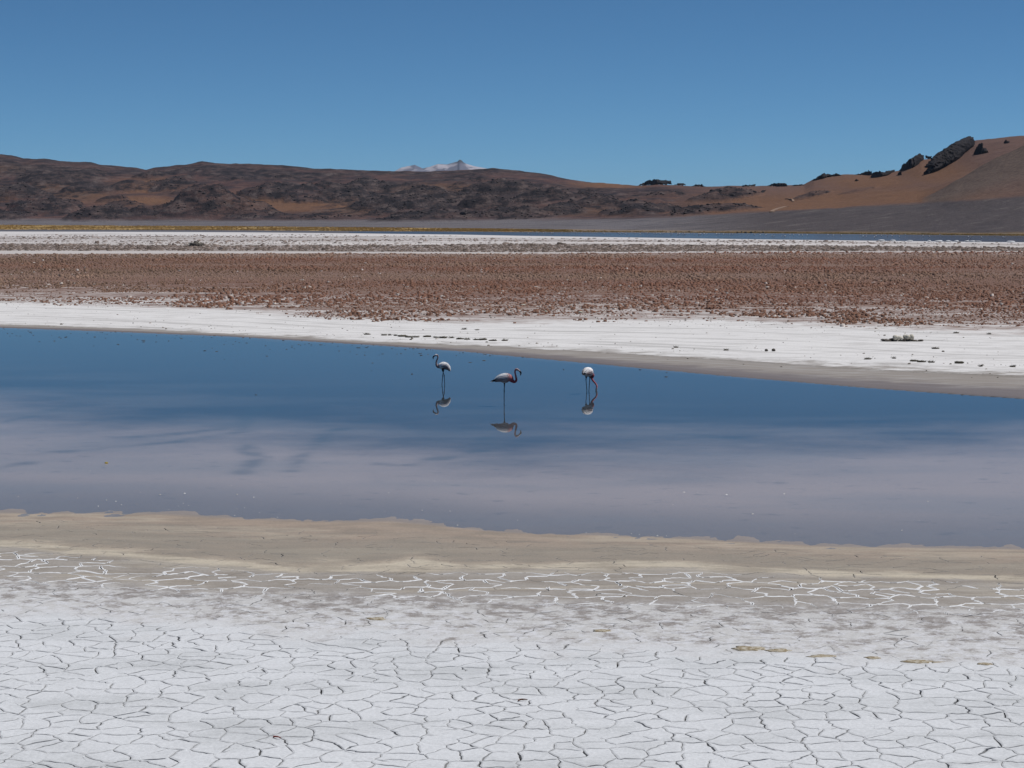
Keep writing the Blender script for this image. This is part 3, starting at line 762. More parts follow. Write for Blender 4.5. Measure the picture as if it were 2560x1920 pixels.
col = g.mix(g.attr('orange'), col, g.mix(g.ss(n2, 0.35, 0.7), (0.180, 0.095, 0.055), (0.135, 0.074, 0.049)))
col = g.mix(g.attr('spur'), col, g.mix(g.ss(n2, 0.35, 0.65), (0.095, 0.068, 0.058), (0.14, 0.102, 0.083)))
ap = g.mix(g.attr('right'), g.mix(g.ss(n1, 0.3, 0.7), (0.17, 0.155, 0.16), (0.125, 0.115, 0.125)), (0.084, 0.071, 0.073))
stp = g.noise(g.pos((0.004, 0.05, 0.3)), 1.0, 5, 0.6)
ap = g.mix(g.ss(stp, 0.56, 0.66, 0, 0.45), ap, (0.17, 0.148, 0.14))
ap = g.mix(g.ss(stp, 0.47, 0.38, 0, 0.5), ap, (0.055, 0.049, 0.053))
col = g.mix(g.attr('apron'), col, ap)
col = g.mix(g.attr('grassy'), col, g.mix(g.ss(g.noise(g.pos((0.02, 0.1, 1)), 1.0, 5, 0.65), 0.4, 0.62), (0.42, 0.26, 0.085), (0.30, 0.22, 0.10)))
stk = g.noise(g.pos((0.012, 0.004, 0.11)), 1.0, 7, 0.70)
upl = g.math('MULTIPLY', g.math('SUBTRACT', 1.0, g.attr('right')), g.math('SUBTRACT', 1.0, g.attr('apron')))
upl = g.math('MULTIPLY', g.math('MULTIPLY', upl, g.math('SUBTRACT', 1.0, g.attr('grassy'))), g.math('SUBTRACT', 1.0, g.math('MULTIPLY', g.attr('orange'), 0.8)))
col = g.mix(g.math('MULTIPLY', upl, g.ss(stk, 0.49, 0.55, 0, 0.75)), col, (0.036, 0.031, 0.036))
col = g.mix(g.math('MULTIPLY', upl, g.ss(stk, 0.43, 0.36, 0, 0.6)), col, (0.15, 0.112, 0.106))
rk = g.math('MULTIPLY', g.attr('rock'), g.ss(n2, 0.30, 0.62, 0.55, 1.0))
col = g.mix(rk, col, g.mix(g.ss(g.noise(P, 0.4, 5, 0.7), 0.4, 0.65), (0.022, 0.019, 0.022), (0.078, 0.060, 0.057)))
oc = g.noise(g.pos((0.055, 0.022, 0.16)), 1.0, 9, 0.74)
oca = g.math('MULTIPLY', g.ss(g.attr('rock'), 0.10, 0.55), g.math('SUBTRACT', 1.0, g.attr('grassy')))
col = g.mix(g.math('MULTIPLY', oca, g.ss(oc, 0.505, 0.545, 0, 0.85)), col, (0.017, 0.015, 0.018))
col = g.mix(g.math('MULTIPLY', oca, g.ss(oc, 0.445, 0.41, 0, 0.65)), col, (0.125, 0.095, 0.088))
col = g.mul(col, g.mix(g.ss(g.noise(P, 0.35, 6, 0.75), 0.35, 0.65), (0.82, 0.82, 0.82), (1.16, 1.16, 1.16)))
g.bsdf(col, 0.95, g.bump(g.math('ADD', n2, g.noise(P, 0.8, 4, 0.7)), 0.7, 1.2), 0.1)
M['hill'] = g.m
hills = obj('hills', mesh_np('hills', np.stack([XX, YY, Z], -1).reshape(-1, 3), F,
            {'rock': rockA.ravel(), 'orange': oran.ravel(), 'apron': apr.ravel(), 'right': sstep(1560, 1950, U).ravel(), 'spur': np.clip(spur, 0, 1).ravel(), 'grassy': grs.ravel()}, False), M['hill'],
            kind='structure', label='dark rocky hills with orange slopes behind the salt flat')

def hill_hit(u, v):
    """point of the hill surface seen at a photo pixel"""
    i = int(np.clip((u - ux[0]) / UST, 0, len(ux) - 1))
    col_v = vrow[i]; best = col_v[0]
    cm = np.minimum.accumulate(col_v)
    j = int(np.argmax(cm <= v)) if (cm <= v).any() else int(np.argmin(col_v))
    return float(XX[i, j]), float(YY[i, j]), float(Z[i, j])

# loose rocks on the dark knolls
ico = bmesh.new(); bmesh.ops.create_icosphere(ico, subdivisions=1, radius=1)
ICO1 = (np.array([v.co[:] for v in ico.verts]), np.array([[v.index for v in f.verts] for f in ico.faces])); ico.free()
ico = bmesh.new(); bmesh.ops.create_icosphere(ico, subdivisions=2, radius=1)
ICO2 = (np.array([v.co[:] for v in ico.verts]), np.array([[v.index for v in f.verts] for f in ico.faces])); ico.free()
ri, rj = np.nonzero((rockm > 0.55) & (vrow > 436) & (vrow <= np.minimum.accumulate(vrow, 1) + 0.5) & (U > -50) & (U < 2610))
sel = rng.choice(len(ri), min(1800, len(ri)), replace=False); ri, rj = ri[sel], rj[sel]
n = len(ri); szr = rng.lognormal(-0.25, 0.4, n)
Vr = ICO1[0][None] * (1 + rng.uniform(-0.28, 0.28, (n, len(ICO1[0]), 1)))
Vr = Vr * (szr[:, None] * np.stack([rng.uniform(.8, 1.6, n), rng.uniform(.8, 1.3, n), rng.uniform(.5, 1.0, n)], 1))[:, None, :]
Vr = Vr + np.stack([XX[ri, rj], YY[ri, rj], Z[ri, rj] + 0.15 * szr], 1)[:, None, :]
Fr = ICO1[1][None] + (np.arange(n) * len(ICO1[0]))[:, None, None]
obj('loose_rocks', mesh_np('loose_rocks', Vr.reshape(-1, 3), Fr.reshape(-1, 3)), M['scree'], kind='stuff', label='dark loose rocks strewn over the hill knolls', cat='rocks')

# ------------------------------------------------------------------ far peak
px_ = cv([(900, 445), (985, 429), (1003, 419), (1013, 417), (1037, 412), (1057, 421), (1075, 417), (1094, 410), (1118, 411), (1139, 405), (1144, 404), (1147, 400.5), (1150, 399), (1154, 400.5), (1158, 405), (1165, 409), (1184, 415), (1216, 421), (1240, 424), (1300, 440)])
FY = 17000.0
um = np.linspace(880, 1320, 300); tm = np.linspace(0, 1, 90)
UM, TM = np.meshgrid(um, tm, indexing='ij')
ym = FY - 2600 * (1 - TM) ** 1.0 * (TM <= 1)
zr = z_at(px_(UM), FY)
ZM = -5 + (zr + 5) * TM ** 1.15
XM = (UM - 1280) / FPX / (cp + b_ * sp) * ym
ZM = ZM + (ridged(XM / 420, ym / 700, 5, 140) - 0.55) * 120 * np.sin(np.pi * TM.clip(0, 1)) ** 0.8
XB = XM[:, -1:]; YB = np.full_like(XB, FY + 2500); ZB = np.full_like(XB, -5)
XM = np.hstack([XM, XB]); YM = np.hstack([ym, YB]); ZM = np.hstack([ZM, ZB])
idx = np.arange(XM.size).reshape(XM.shape)
F = np.stack([idx[:-1, :-1], idx[1:, :-1], idx[1:, 1:], idx[:-1, 1:]], -1).reshape(-1, 4)
g = NT('peak'); P = g.pos()
n1 = g.noise(g.pos((1, 0.5, 0.6)), 0.006, 6, 0.6)
sep = g.n('ShaderNodeSeparateXYZ'); g.t.links.new(P, sep.inputs[0])
col = g.mix(g.ss(n1, 0.42, 0.56), (0.40, 0.375, 0.41), (0.125, 0.125, 0.16))
col = g.mix(g.ss(sep.outputs[2], 500, 530), col, (0.06, 0.065, 0.075))
g.bsdf(col, 0.95, None, 0.1)
obj('mountain', mesh_np('mountain', np.stack([XM, YM, ZM], -1).reshape(-1, 3), F, None, True), g.m, kind='structure', label='pale lavender peak far behind the dark hills')

# ------------------------------------------------------------------ rock outcrops on the ridges
def edge_dist(uu, vv, poly):
    d = np.full(uu.shape, 1e9); ins = np.zeros(uu.shape, bool)
    for i in range(len(poly)):
        ax, ay = poly[i - 1]; bx, by = poly[i]
        l2 = (bx - ax) ** 2 + (by - ay) ** 2 or 1e-9
        t = np.clip(((uu - ax) * (bx - ax) + (vv - ay) * (by - ay)) / l2, 0, 1)
        d = np.minimum(d, np.hypot(uu - ax - t * (bx - ax), vv - ay - t * (by - ay)))
        with np.errstate(divide='ignore', invalid='ignore'):
            ins ^= ((ay > vv) != (by > vv)) & (uu < (bx - ax) * (vv - ay) / (by - ay if by != ay else 1e-9) + ax)
    return np.where(ins, d, -d)
def outcrop(poly, depth, label, seed):
    """one solid craggy mass: traced outline, standing at its own distance with real thickness, faceted front and back"""
    us = [p[0] for p in poly]; vs = [p[1] for p in poly]; vb = max(vs); k = depth / FPX
    st = 0.9 if len(poly) < 12 else 1.2
    gu, gv = np.meshgrid(np.arange(min(us) - 4, max(us) + 4, st), np.arange(min(vs) - 4, max(vs) + 3, st), indexing='ij')
    wu = gu + 3.0 * fbm(gu / 6 + seed, gv / 6, 4, seed, .6); wv = gv + 3.0 * fbm(gu / 5, gv / 5 + seed, 3, seed + 1)
    e = edge_dist(wu, wv, poly)
    th = max(4.0, 0.22 * min(max(us) - min(us), 3 * (max(vs) - min(vs))))
    sat = 1 - np.exp(-np.clip(e, 0, None) / 3.5)
    blk = ridged(gu / 16 + gv / 30 + seed, gv / 9 - gu / 22, 4, seed + 2) - 0.5
    fr = sat * (th * (0.75 + 0.25 * np.clip(e / 10, 0, 1)) + 13 * blk * min(1, th / 9) + 3.0 * fbm(gu / 3.2, gv / 3.2, 2, seed + 3))
    bk = sat * (0.8 * th + 4 * blk)
    inside0 = e > 0
    vlow = np.array([gv[i][inside0[i]].max() if inside0[i].any() else np.nan for i in range(gu.shape[0])])
    ok = ~np.isnan(vlow); vlow = np.interp(np.arange(len(vlow)), np.nonzero(ok)[0], vlow[ok])
    dcol = np.array([min(hill_hit(u_, v_)[1], float(c4y(u_))) for u_, v_ in zip(gu[:, 0], vlow)])
    ker = min(len(dcol) // 3 * 2 + 1, 31); pad_ = np.pad(dcol, ker // 2, mode='edge'); dcol = np.convolve(pad_, np.ones(ker) / ker, 'valid')
    mid = dcol[:, None] + 3.0 + (vlow[:, None] - gv) * k * 0.9
    idf = -np.ones(gu.shape, int); inside = e > 0
    V = []; n = 0
    ii, jj = np.nonzero(inside)
    idf[ii, jj] = np.arange(len(ii)); n = len(ii)
    yf = mid[ii, jj] - fr[ii, jj] * k; yb_ = mid[ii, jj] + bk[ii, jj] * k + 0.05
    xf, zf = az_pt(gu[ii, jj], gv[ii, jj], mid[ii, jj])
    V = np.vstack([np.stack([xf, yf, zf], 1), np.stack([xf, yb_, zf], 1)])
    q = inside[:-1, :-1] & inside[1:, :-1] & inside[1:, 1:] & inside[:-1, 1:]
    a_, b_2 = np.nonzero(q)
    Q = np.stack([idf[a_, b_2], idf[a_, b_2 + 1], idf[a_ + 1, b_2 + 1], idf[a_ + 1, b_2]], 1)
    Fq = [Q, Q[:, ::-1] + n]
    for (da, db, o1, o2) in ((-1, 0, (0, 0), (0, 1)), (1, 0, (1, 1), (1, 0)), (0, -1, (1, 0), (0, 0)), (0, 1, (0, 1), (1, 1))):
        pad = np.zeros((q.shape[0] + 2, q.shape[1] + 2), bool); pad[1:-1, 1:-1] = q
        nbq = pad[1 + da:q.shape[0] + 1 + da, 1 + db:q.shape[1] + 1 + db]
        x1, y1 = np.nonzero(q & ~nbq)
        A = idf[x1 + o1[0], y1 + o1[1]]; B = idf[x1 + o2[0], y1 + o2[1]]
        Fq.append(np.stack([A, B, B + n, A + n], 1))
    Fq = np.vstack(Fq)
    used = np.unique(Fq); re = -np.ones(2 * n, int); re[used] = np.arange(len(used))
    V = V[used]; Fq = re[Fq]
    base = np.array([V[:, 0].mean(), depth, V[:, 2].min()])
    return obj('rock_outcrop', mesh_np('rock_outcrop', V - base, Fq), M['rock'], None, label, 'rock outcrop', 'dark crags along the ridges', loc=tuple(base))
Z7 = lambda *p: [(2160 + a / 5.53, 330 + b / 5.53) for a, b in p]
Z4 = lambda *p: [(1660 + a / 2.458, 320 + b / 2.458) for a, b in p]
Z3 = lambda *p: [(850 + a / 2.458, 340 + b / 2.458) for a, b in p]
CR = [
 (Z7((800, 612), (880, 500), (830, 490), (960, 330), (1100, 240), (1300, 120), (1450, 60), (1500, 62), (1532, 122), (1520, 210), (1400, 285), (1300, 385), (1100, 505), (900, 592)), 'largest dark crag, slanting up to the ridge top on the right'),
 (Z7((470, 545), (540, 450), (640, 370), (770, 293), (822, 318), (832, 385), (700, 492), (560, 548)), 'rounded dark crag just left of the largest slanting crag'),
 (Z7((70, 632), (130, 560), (210, 535), (300, 550), (340, 520), (440, 522), (430, 560), (300, 620), (180, 636)), 'low dark crag at the foot of the climbing ridge'),
 (Z7((0, 598), (0, 560), (50, 538), (112, 540), (112, 600)), 'small dark crag where the right ridge starts to climb'),
 (Z7((1508, 320), (1560, 200), (1600, 150), (1640, 155), (1650, 220), (1700, 230), (1732, 292), (1640, 300), (1590, 342)), 'dark tooth of rock right of the largest slanting crag'),
 (Z7((1930, 160), (1960, 88), (1980, 120), (2015, 130), (2002, 166)), 'tiny dark pinnacle on the smooth right hilltop'),
 (Z7((840, 372), (850, 325), (930, 330), (945, 372)), 'small dark notch rock between the two big crags'),
 (Z4((888, 338), (930, 305), (985, 275), (1030, 288), (1060, 276), (1102, 292), (1040, 300), (960, 318)), 'dark sloping crag low on the ridge before it climbs'),
 (Z4((1165, 292), (1200, 280), (1262, 262), (1285, 290)), 'thin dark rock rib beside the low ridge crag'),
 (Z4((475, 362), (480, 350), (560, 347), (562, 361)), 'flat dark rock cap left of three ridge knobs on low saddle'),
 (Z4((620, 362), (660, 345), (705, 333), (750, 342), (765, 360)), 'widest dark rock dome on the low saddle skyline'),
 (Z4((770, 359), (800, 345), (860, 350), (860, 357)), 'slim dark rock ledge right of the saddle dome'),
 (Z3((1828, 306), (1880, 275), (1950, 264), (2035, 274), (2040, 300), (1900, 304)), 'broad dark rock crown on the mid ridge skyline'),
 (Z4((58, 352), (80, 338), (120, 340), (136, 356)), 'small dark rock dome right of the broad rock crown'),
 (Z4((160, 360), (190, 347), (235, 346), (262, 361)), 'low dark rock cap left of the pointed grey knoll'),
 (Z4((572, 408), (600, 385), (615, 376), (628, 388), (600, 402)), 'small dark wedge of rock on the pink slope'),
 (Z4((1165, 330), (1180, 310), (1198, 322), (1190, 332)), 'tiny dark rock on the slope below the ridge rib'),
 (Z4((1420, 300), (1440, 272), (1460, 262), (1462, 290)), 'small dark rocks at the lower end of rounded crag'),
]
for q, (poly, lab) in enumerate(CR):
    uc = np.mean([p[0] for p in poly]); vb = max(p[1] for p in poly)
    hx, hy, hz = hill_hit(uc, vb)
    outcrop(poly, min(hy, float(c4y(uc))) + 4, lab, 200 + q)
# pale track climbing the orange slope
def ribbon(pts, w, label):
    P3 = []
    for i in range(len(pts) - 1):
        for t in np.linspace(0, 1, 7)[: 7 if i == len(pts) - 2 else 6]:
            P3.append(hill_hit(pts[i][0] + t * (pts[i + 1][0] - pts[i][0]), pts[i][1] + t * (pts[i + 1][1] - pts[i][1])))
    P3 = np.array(P3); P3[:, 2] += 0.5
    for _ in range(2): P3[1:-1] = (P3[:-2] + 2 * P3[1:-1] + P3[2:]) / 4
    A = P3 + np.array([-w, -w * 0.5, 0.1]); B = P3 + np.array([w, w * 0.5, 0.1]); n = len(P3)
    V = np.vstack([A, B, A - [0, 0, 1.5], B - [0, 0, 1.5]])
    F = [(i, i + 1, n + i + 1, n + i) for i in range(n - 1)] + [(2 * n + i, 2 * n + i + 1, i + 1, i) for i in range(n - 1)] + [(n + i, n + i + 1, 3 * n + i + 1, 3 * n + i) for i in range(n - 1)]
    obj('path', mesh_np('path', V, F), M['track'], kind='structure', label=label)
ribbon([(1930, 531), (1936, 526), (1952, 521), (1968, 517)], 1.6, 'pale track climbing the orange slope')
ribbon([(1965, 499), (1972, 498), (1984, 501), (1984, 505)], 1.3, 'pale bend of a track higher on the orange slope')

# ------------------------------------------------------------------ grass along the far shore
n = 26000
uu = rng.uniform(-60, 2620, n); f = rng.uniform(0, 1, n)
wl = np.interp(uu, [0, 1000, 1400, 1500, 2560], [1.0, 0.95, 0.8, 0.55, 0.6])
yg = c0y(uu) * (1.002 + 0.135 * f * wl); 
zg = hill_base(uu, yg) + 0.0
xg = (uu - 1280) / FPX / (cp + b_ * sp) * yg
gp = fbm(xg / 40, yg / 25, 3, 150) + 0.25
keep = (rng.uniform(0, 1, n) < np.clip(0.35 + gp * 1.3, 0, 1) * np.where(uu < 1420, 1, np.where(f < 0.6, 0.45, 0.05)))
xg, yg, zg, uu, f = xg[keep], yg[keep], np.maximum(zg[keep], 0), uu[keep], f[keep]; n = len(xg)
hg = rng.uniform(0.35, 0.8, n); wg = rng.uniform(0.5, 1.3, n)
V, F = [], []
a = rng.uniform(0, np.pi, n)
bl = []
for q in range(3):
    aa = a + q * np.pi / 3; dx, dy = np.cos(aa) * wg / 2, np.sin(aa) * wg / 2
    bl.append(np.stack([np.stack([xg - dx * .5, yg - dy * .5, zg - .3], 1), np.stack([xg + dx * .5, yg + dy * .5, zg - .3], 1),
                        np.stack([xg + dx, yg + dy, zg + hg * rng.uniform(.6, 1, n)], 1), np.stack([xg, yg, zg + hg * .75], 1), np.stack([xg - dx, yg - dy, zg + hg * rng.uniform(.6, 1, n)], 1)], 1))
V = np.stack(bl, 1).reshape(-1, 3)
F = (np.array([[0, 1, 2], [0, 2, 3], [0, 3, 4]])[None] + (np.arange(n * 3) * 5)[:, None, None]).reshape(-1, 3)
gold = np.array([[0.50, 0.31, 0.10]]); olive = np.array([[0.30, 0.25, 0.09]]); strw = np.array([[0.55, 0.41, 0.20]])
m1 = np.clip(0.5 + fbm(xg / 60, yg / 60, 3, 152), 0, 1)[:, None] * np.where(uu > 1300, 0.75, 0.35)[:, None]; m2 = (rng.uniform(0, 1, (n, 1)) < 0.22)
cc = np.where(m2, strw, gold * (1 - m1) + olive * m1)
obj('straw_grass', mesh_np('straw_grass', V, F, cols=np.repeat(cc, 15, 0)), M['grass'], kind='stuff', label='golden straw grass along the far shore', cat='grass')
# grass-covered ground strip follows the hills mesh

# ------------------------------------------------------------------ things on the flat
def rocky(name, size, seed, mat, parent=None, loc=(0, 0, 0), rough=0.3, hi=True, rz=0.0, flat=None, **kw):
    q, f = ICO2 if hi else ICO1
    dn = 1 + rough * fbm(q[:, 0] * 1.6 + seed * 3.1, q[:, 1] * 1.6 + q[:, 2] * 2.3, 3, seed)
    P_ = q * dn[:, None]
    if flat is not None: P_[:, 2] = np.maximum(P_[:, 2], flat)
    P_ = P_ * np.array(size) / 2
    P_[:, 2] -= P_[:, 2].min()
    c, s_ = math.cos(rz), math.sin(rz)
    P_ = np.stack([P_[:, 0] * c - P_[:, 1] * s_, P_[:, 0] * s_ + P_[:, 1] * c, P_[:, 2]], 1)
    return obj(name, mesh_np(name, P_, f), mat, parent, loc=loc, **kw)
def gz(x, y): return float(ground_h(np.array([float(x)]), np.array([float(y)]))[0][0])
def at(u, v):
    x, y = ground_pt(u, v); return float(x), float(y), gz(x, y)

# debris heap on the right bank
x0, y0, z0 = at(2255, 857)
ppm = FPX / y0
heap = obj('debris_heap', None, None, None, 'low heap of cream and dark crusty debris on the white bank', 'debris heap', loc=(x0, y0, z0 - 0.01))
dx = lambda zx: (2180 + zx / 13.83 - 2255) / ppm
dz = lambda zy: max(0.0, (857 - (820 + zy / 13.83)) / ppm)
for i, (zx, w, hgt_, yo) in enumerate([(420, 250, 100, 0), (520, 330, 70, -.06), (760, 300, 120, .03), (980, 260, 110, -.04), (1090, 130, 120, -.12), (1250, 260, 90, 0), (1450, 260, 60, -.05), (1690, 200, 70, 0), (1560, 220, 40, -.1)]):
    rocky('dark_slab', (w / 13.83 / ppm, 0.3, hgt_ / 13.83 / ppm), 300 + i, M['darkcrust'], heap, (dx(zx), yo, 0.0), 0.45, rz=0.1 * (i % 3 - 1))
for i, (zx, zy, w, hgt_) in enumerate([(800, 430, 190, 130), (900, 440, 230, 110), (1140, 420, 130, 120), (1240, 400, 150, 110), (1340, 430, 150, 150), (1180, 330, 80, 60), (760, 370, 90, 60), (1010, 470, 120, 80)]):
    rocky('pale_slab', (w / 13.83 / ppm * 1.15, 0.26, hgt_ / 13.83 / ppm * 1.5), 320 + i, M['pale'], heap, (dx(zx), -0.10 + 0.03 * (i % 3), max(0.03, dz(zy + 40))), 0.4, rz=0.2 * (i % 4 - 1.5))
# clod mound on the far flat
x0, y0, z0 = at(491, 616)
mound = obj('clod_mound', None, None, None, 'dark hump of heaped clods on the far salt flat at left', 'mound', loc=(x0, y0, z0))
rocky('core', (3.6, 4.0, 1.15), 340, M['darkcrust'], mound, (0, 0, -0.1), 0.25)
for i in range(46):
    a = random.uniform(0, 2 * math.pi); r_ = math.sqrt(random.random()) * 1.9
    zz = 1.0 * max(0, 1 - (r_ / 1.95) ** 2)
    s_ = random.uniform(0.25, 0.6)
    rocky('clod', (s_ * 1.3, s_, s_ * 0.8), 350 + i, M['pale'] if i % 5 == 0 else M['darkcrust'], mound, (r_ * math.cos(a), r_ * math.sin(a), max(-0.05, zz - 0.15)), 0.5, hi=False)

# weed clumps of the strandline
ORD = ['first', 'second', 'third', 'fourth', 'fifth', 'sixth', 'seventh', 'eighth', 'ninth', 'tenth', 'eleventh', 'twelfth', 'thirteenth', 'fourteenth', 'fifteenth', 'sixteenth', 'seventeenth', 'eighteenth', 'nineteenth']
WEED = [(918, 839, 16), (960, 841, 14), (975, 841, 10), (989, 842, 12), (1006, 844, 22), (1022, 846, 20), (1040, 846, 18), (1068, 845, 22), (1090, 847, 16), (1108, 848, 22), (1128, 848, 14),
        (1150, 851, 20), (1168, 852, 18), (1192, 853, 16), (1208, 853, 22), (1232, 855, 20), (1262, 855, 16), (1160, 827, 12), (1193, 829, 9)]
WEED2 = [(1815, 880, 14), (2235, 900, 10), (2170, 902, 18), (2285, 907, 22), (2304, 909, 22), (2328, 910, 18), (2398, 912, 28), (2452, 920, 9), (2532, 921, 15), (2338, 876, 20), (2390, 837, 14), (2472, 840, 12), (1690, 873, 10)]
def clump(u, v, w, label, seed, group):
    x, y, z = at(u, v); W = w / FPX * y; r = random.Random(seed)
    t = obj('weed_clump', None, None, None, label, 'weed clump', group, loc=(x, y, z - 0.005))
    rocky('mat', (W, W * 0.8, max(0.05, W * 0.22)), seed, M['weed'], t, (0, 0, -0.01), 0.5)
    vv, ff = [], []
    for k in range(22):
        a = r.uniform(0, 6.28); q = r.uniform(0, W * 0.42); bx, by = q * math.cos(a), q * math.sin(a) * 0.8
        l = r.uniform(0.06, 0.16); d = r.uniform(0, 6.28); w_ = 0.008
        ex, ey, ez = bx + math.cos(d) * l, by + math.sin(d) * l, r.uniform(0.02, 0.12)
        n = len(vv); vv += [(bx - w_, by, 0.0), (bx + w_, by, 0.0), (bx, by + w_ * 1.5, 0.03), (ex, ey, ez)]; ff += [(n, n + 1, n + 3), (n + 1, n + 2, n + 3), (n + 2, n, n + 3)]
    obj('strands', mesh_np('strands', np.array(vv), ff), M['weed'], t)
for i, (u, v, w) in enumerate(sorted(WEED[:17])):
    clump(u, v, w, ORD[i] + ' weed clump from the left in the dark strandline behind the flamingos', 400 + i, 'weed clumps along the strandline')
for i, (u, v, w) in enumerate(WEED[17:]):
    clump(u, v, w, ('left' if i == 0 else 'right') + ' one of two weed clumps on the white bank above the strandline', 420 + i, 'weed clumps above the strandline')
for i, (u, v, w) in enumerate(sorted(WEED2)):
    clump(u, v, w, ORD[i] + ' weed clump from the left on the white bank right of the flamingos', 430 + i, 'weed clumps on the right bank')
for i, (u, v, w, lab) in enumerate([(1916, 882, 9, 'left and smaller of two round dark stones on the white bank'), (1934, 882, 10, 'right and larger of two round dark stones on the white bank')]):
    x, y, z = at(u, v); W = w / FPX * y
    rocky('stone', (W, W * 0.9, W * 0.8), 460 + i, M['darkcrust'], None, (x, y, z - 0.015), 0.25, label=lab, cat='stone', group='round stones on the white bank')
for i, (u, v, w, lab) in enumerate([(1452, 786, 13, 'pale pinkish salt block alone at the edge of the brown clods'), (1313, 790, 10, 'small pale salt block left of the lone pinkish block'),
                                    (1364, 784, 11, 'pale salt block between two others in the brown edge'), (1307, 768, 13, 'reddish round clod higher in the brown field')]):
    x, y, z = at(u, v); W = w / FPX * y
    rocky('salt_block', (W, W * 0.8, W * 0.5), 470 + i, M['pale'], None, (x, y, z - 0.02), 0.4, label=lab, cat='salt block', group='pale blocks at the brown edge')
# dry algae patches on the crust edge
for i, (u, v, w, lab) in enumerate([(1873, 1632, 70, 'largest olive brown algae patch on the crust edge at right'), (2058, 1653, 62, 'brown algae patch right of the largest one'), (2182, 1656, 36, 'greyish algae patch between two brown ones'),
                                    (2295, 1665, 60, 'brown algae patch left of the paired patches near right edge'), (2350, 1669, 44, 'small brown algae patch touching its longer left neighbour'), (2462, 1671, 34, 'faint algae patch nearest the right frame edge'),
                                    (940, 1557, 44, 'thin ochre algae streak on the left part of the crust'), (1503, 1587, 40, 'rusty algae smear in the mottled salt at centre'), (1945, 1637, 50, 'thin tail of algae beside the largest patch')]):
    x, y = ground_pt(u, v); x, y = float(x), float(y); W = w / FPX * y * 1.15
    z = gz(x, y)
    n = 30; ang = np.linspace(0, 2 * np.pi, n, endpoint=False)
    rr = 1 + 0.45 * fbm(np.cos(ang) * 2 + i * 7, np.sin(ang) * 2, 3, 480 + i)
    top = np.stack([np.cos(ang) * W / 2 * rr, np.sin(ang) * W * 0.36 * rr, np.full(n, 0.004)], 1)
    inn = top * [0.6, 0.6, 1]; inn[:, 2] = 0.007 + 0.004 * rng.uniform(-1, 1, n)
    bot = top.copy(); bot[:, 2] = -0.02
    V = np.vstack([bot, top, inn, [[0, 0, 0.008]]]); F = []
    for q in range(n):
        p = (q + 1) % n
        F += [(q, p, n + p, n + q), (n + q, n + p, 2 * n + p, 2 * n + q), (2 * n + q, 2 * n + p, 3 * n)]
    b0 = float(bands(np.array([x]), np.array([y]))[0][0])
    obj('algae_patch', mesh_np('algae_patch', V, F, smooth=True), M['algae'], None, lab, 'algae patch', 'dry algae patches on the crust', loc=(x, y, z + (0.013 if b0 < 0.97 else 0.001)))
# twigs
def twig(u, v, L_, rz, col, label, seed):
    x, y = ground_pt(u, v); x, y = float(x), float(y)
    m = simple('twig', col, tuple(c * 1.6 for c in col), 40, bd=0.002)
    r = random.Random(seed); vv, ff = [], []
    pts = [(-L_ / 2 + L_ * t, 0.02 * math.sin(3 * t + seed), 0.010 + 0.012 * math.sin(2.4 * t)) for t in np.linspace(0, 1, 8)]
    for k, p in enumerate(pts):
        rad = 0.011 * (1 - 0.6 * k / 7)
        for q in range(6): vv.append((p[0], p[1] + rad * math.cos(q * 1.047), p[2] + rad * math.sin(q * 1.047)))
    for k in range(7):
        for q in range(6): ff.append((k * 6 + q, k * 6 + (q + 1) % 6, k * 6 + 6 + (q + 1) % 6, k * 6 + 6 + q))
    ff += [tuple(range(6)), tuple(range(47, 41, -1))]
    o = obj('twig', mesh_np('twig', np.array(vv), ff, smooth=True), m, None, label, 'twig', loc=(x, y, gz(x, y) + 0.016))
    o.rotation_euler = (0, 0, rz)
twig(1307, 1769, 0.10, 0.4, (0.10, 0.05, 0.03), 'short brown twig lying on the white crust at centre', 1)
twig(693, 1863, 0.10, -0.3, (0.20, 0.05, 0.04), 'short reddish twig at a crack in the lower left crust', 2)
x, y = ground_pt(266, 1158)
rocky('floating_leaf', (0.09, 0.06, 0.03), 490, simple('leaf', (0.30, 0.22, 0.03), (0.45, 0.34, 0.05), 30), None, (float(x), float(y), -0.006), 0.4, label='tiny yellow scrap floating in the lagoon at left', cat='leaf')
# white salt foam along the far lagoon
for i, (u, w) in enumerate([(2203, 18), (2232, 14), (2274, 16), (2323, 10), (2347, 18), (2371, 14), (2392, 12), (2419, 14), (2433, 22), (2445, 18), (2526, 22)]):
    v = float(np.interp(u, [2200, 2560], [603.4, 607.4]))
    x, y, z = at(u, v); W = w / FPX * y
    rocky('salt_foam', (W, 1.4, 0.55), 500 + i, M['salt'], None, (x, y, z - 0.08), 0.4, label=ORD[i] + ' white foam lump from the left on the near edge of the far lagoon', cat='foam', group='salt foam lumps on the far lagoon edge')
# dark clumps on the far shore of the far lagoon
for i, (u, v) in enumerate([(1690, 581.5), (1723, 581.5), (1843, 583), (1854, 582.6), (1864, 583), (1878, 583), (1888, 581.8), (1898, 583), (1908, 583.2)]):
    x, y = ground_pt(u, v); x, y = float(x), float(y)
    b0 = float(bands(np.array([x]), np.array([y]))[0][0])
    rocky('dark_clump', (1.5 if i in (1, 4, 5, 7) else 0.9, 1.0, 1.1 if i != 7 else .7), 520 + i, M['weed'], None, (x, y, -0.1 if b0 < 16 else 0.0), 0.5,
          label=ORD[i] + ' tiny dark clump from the left on the far edge of the far lagoon', cat='clump', group='dark clumps on the far lagoon edge')

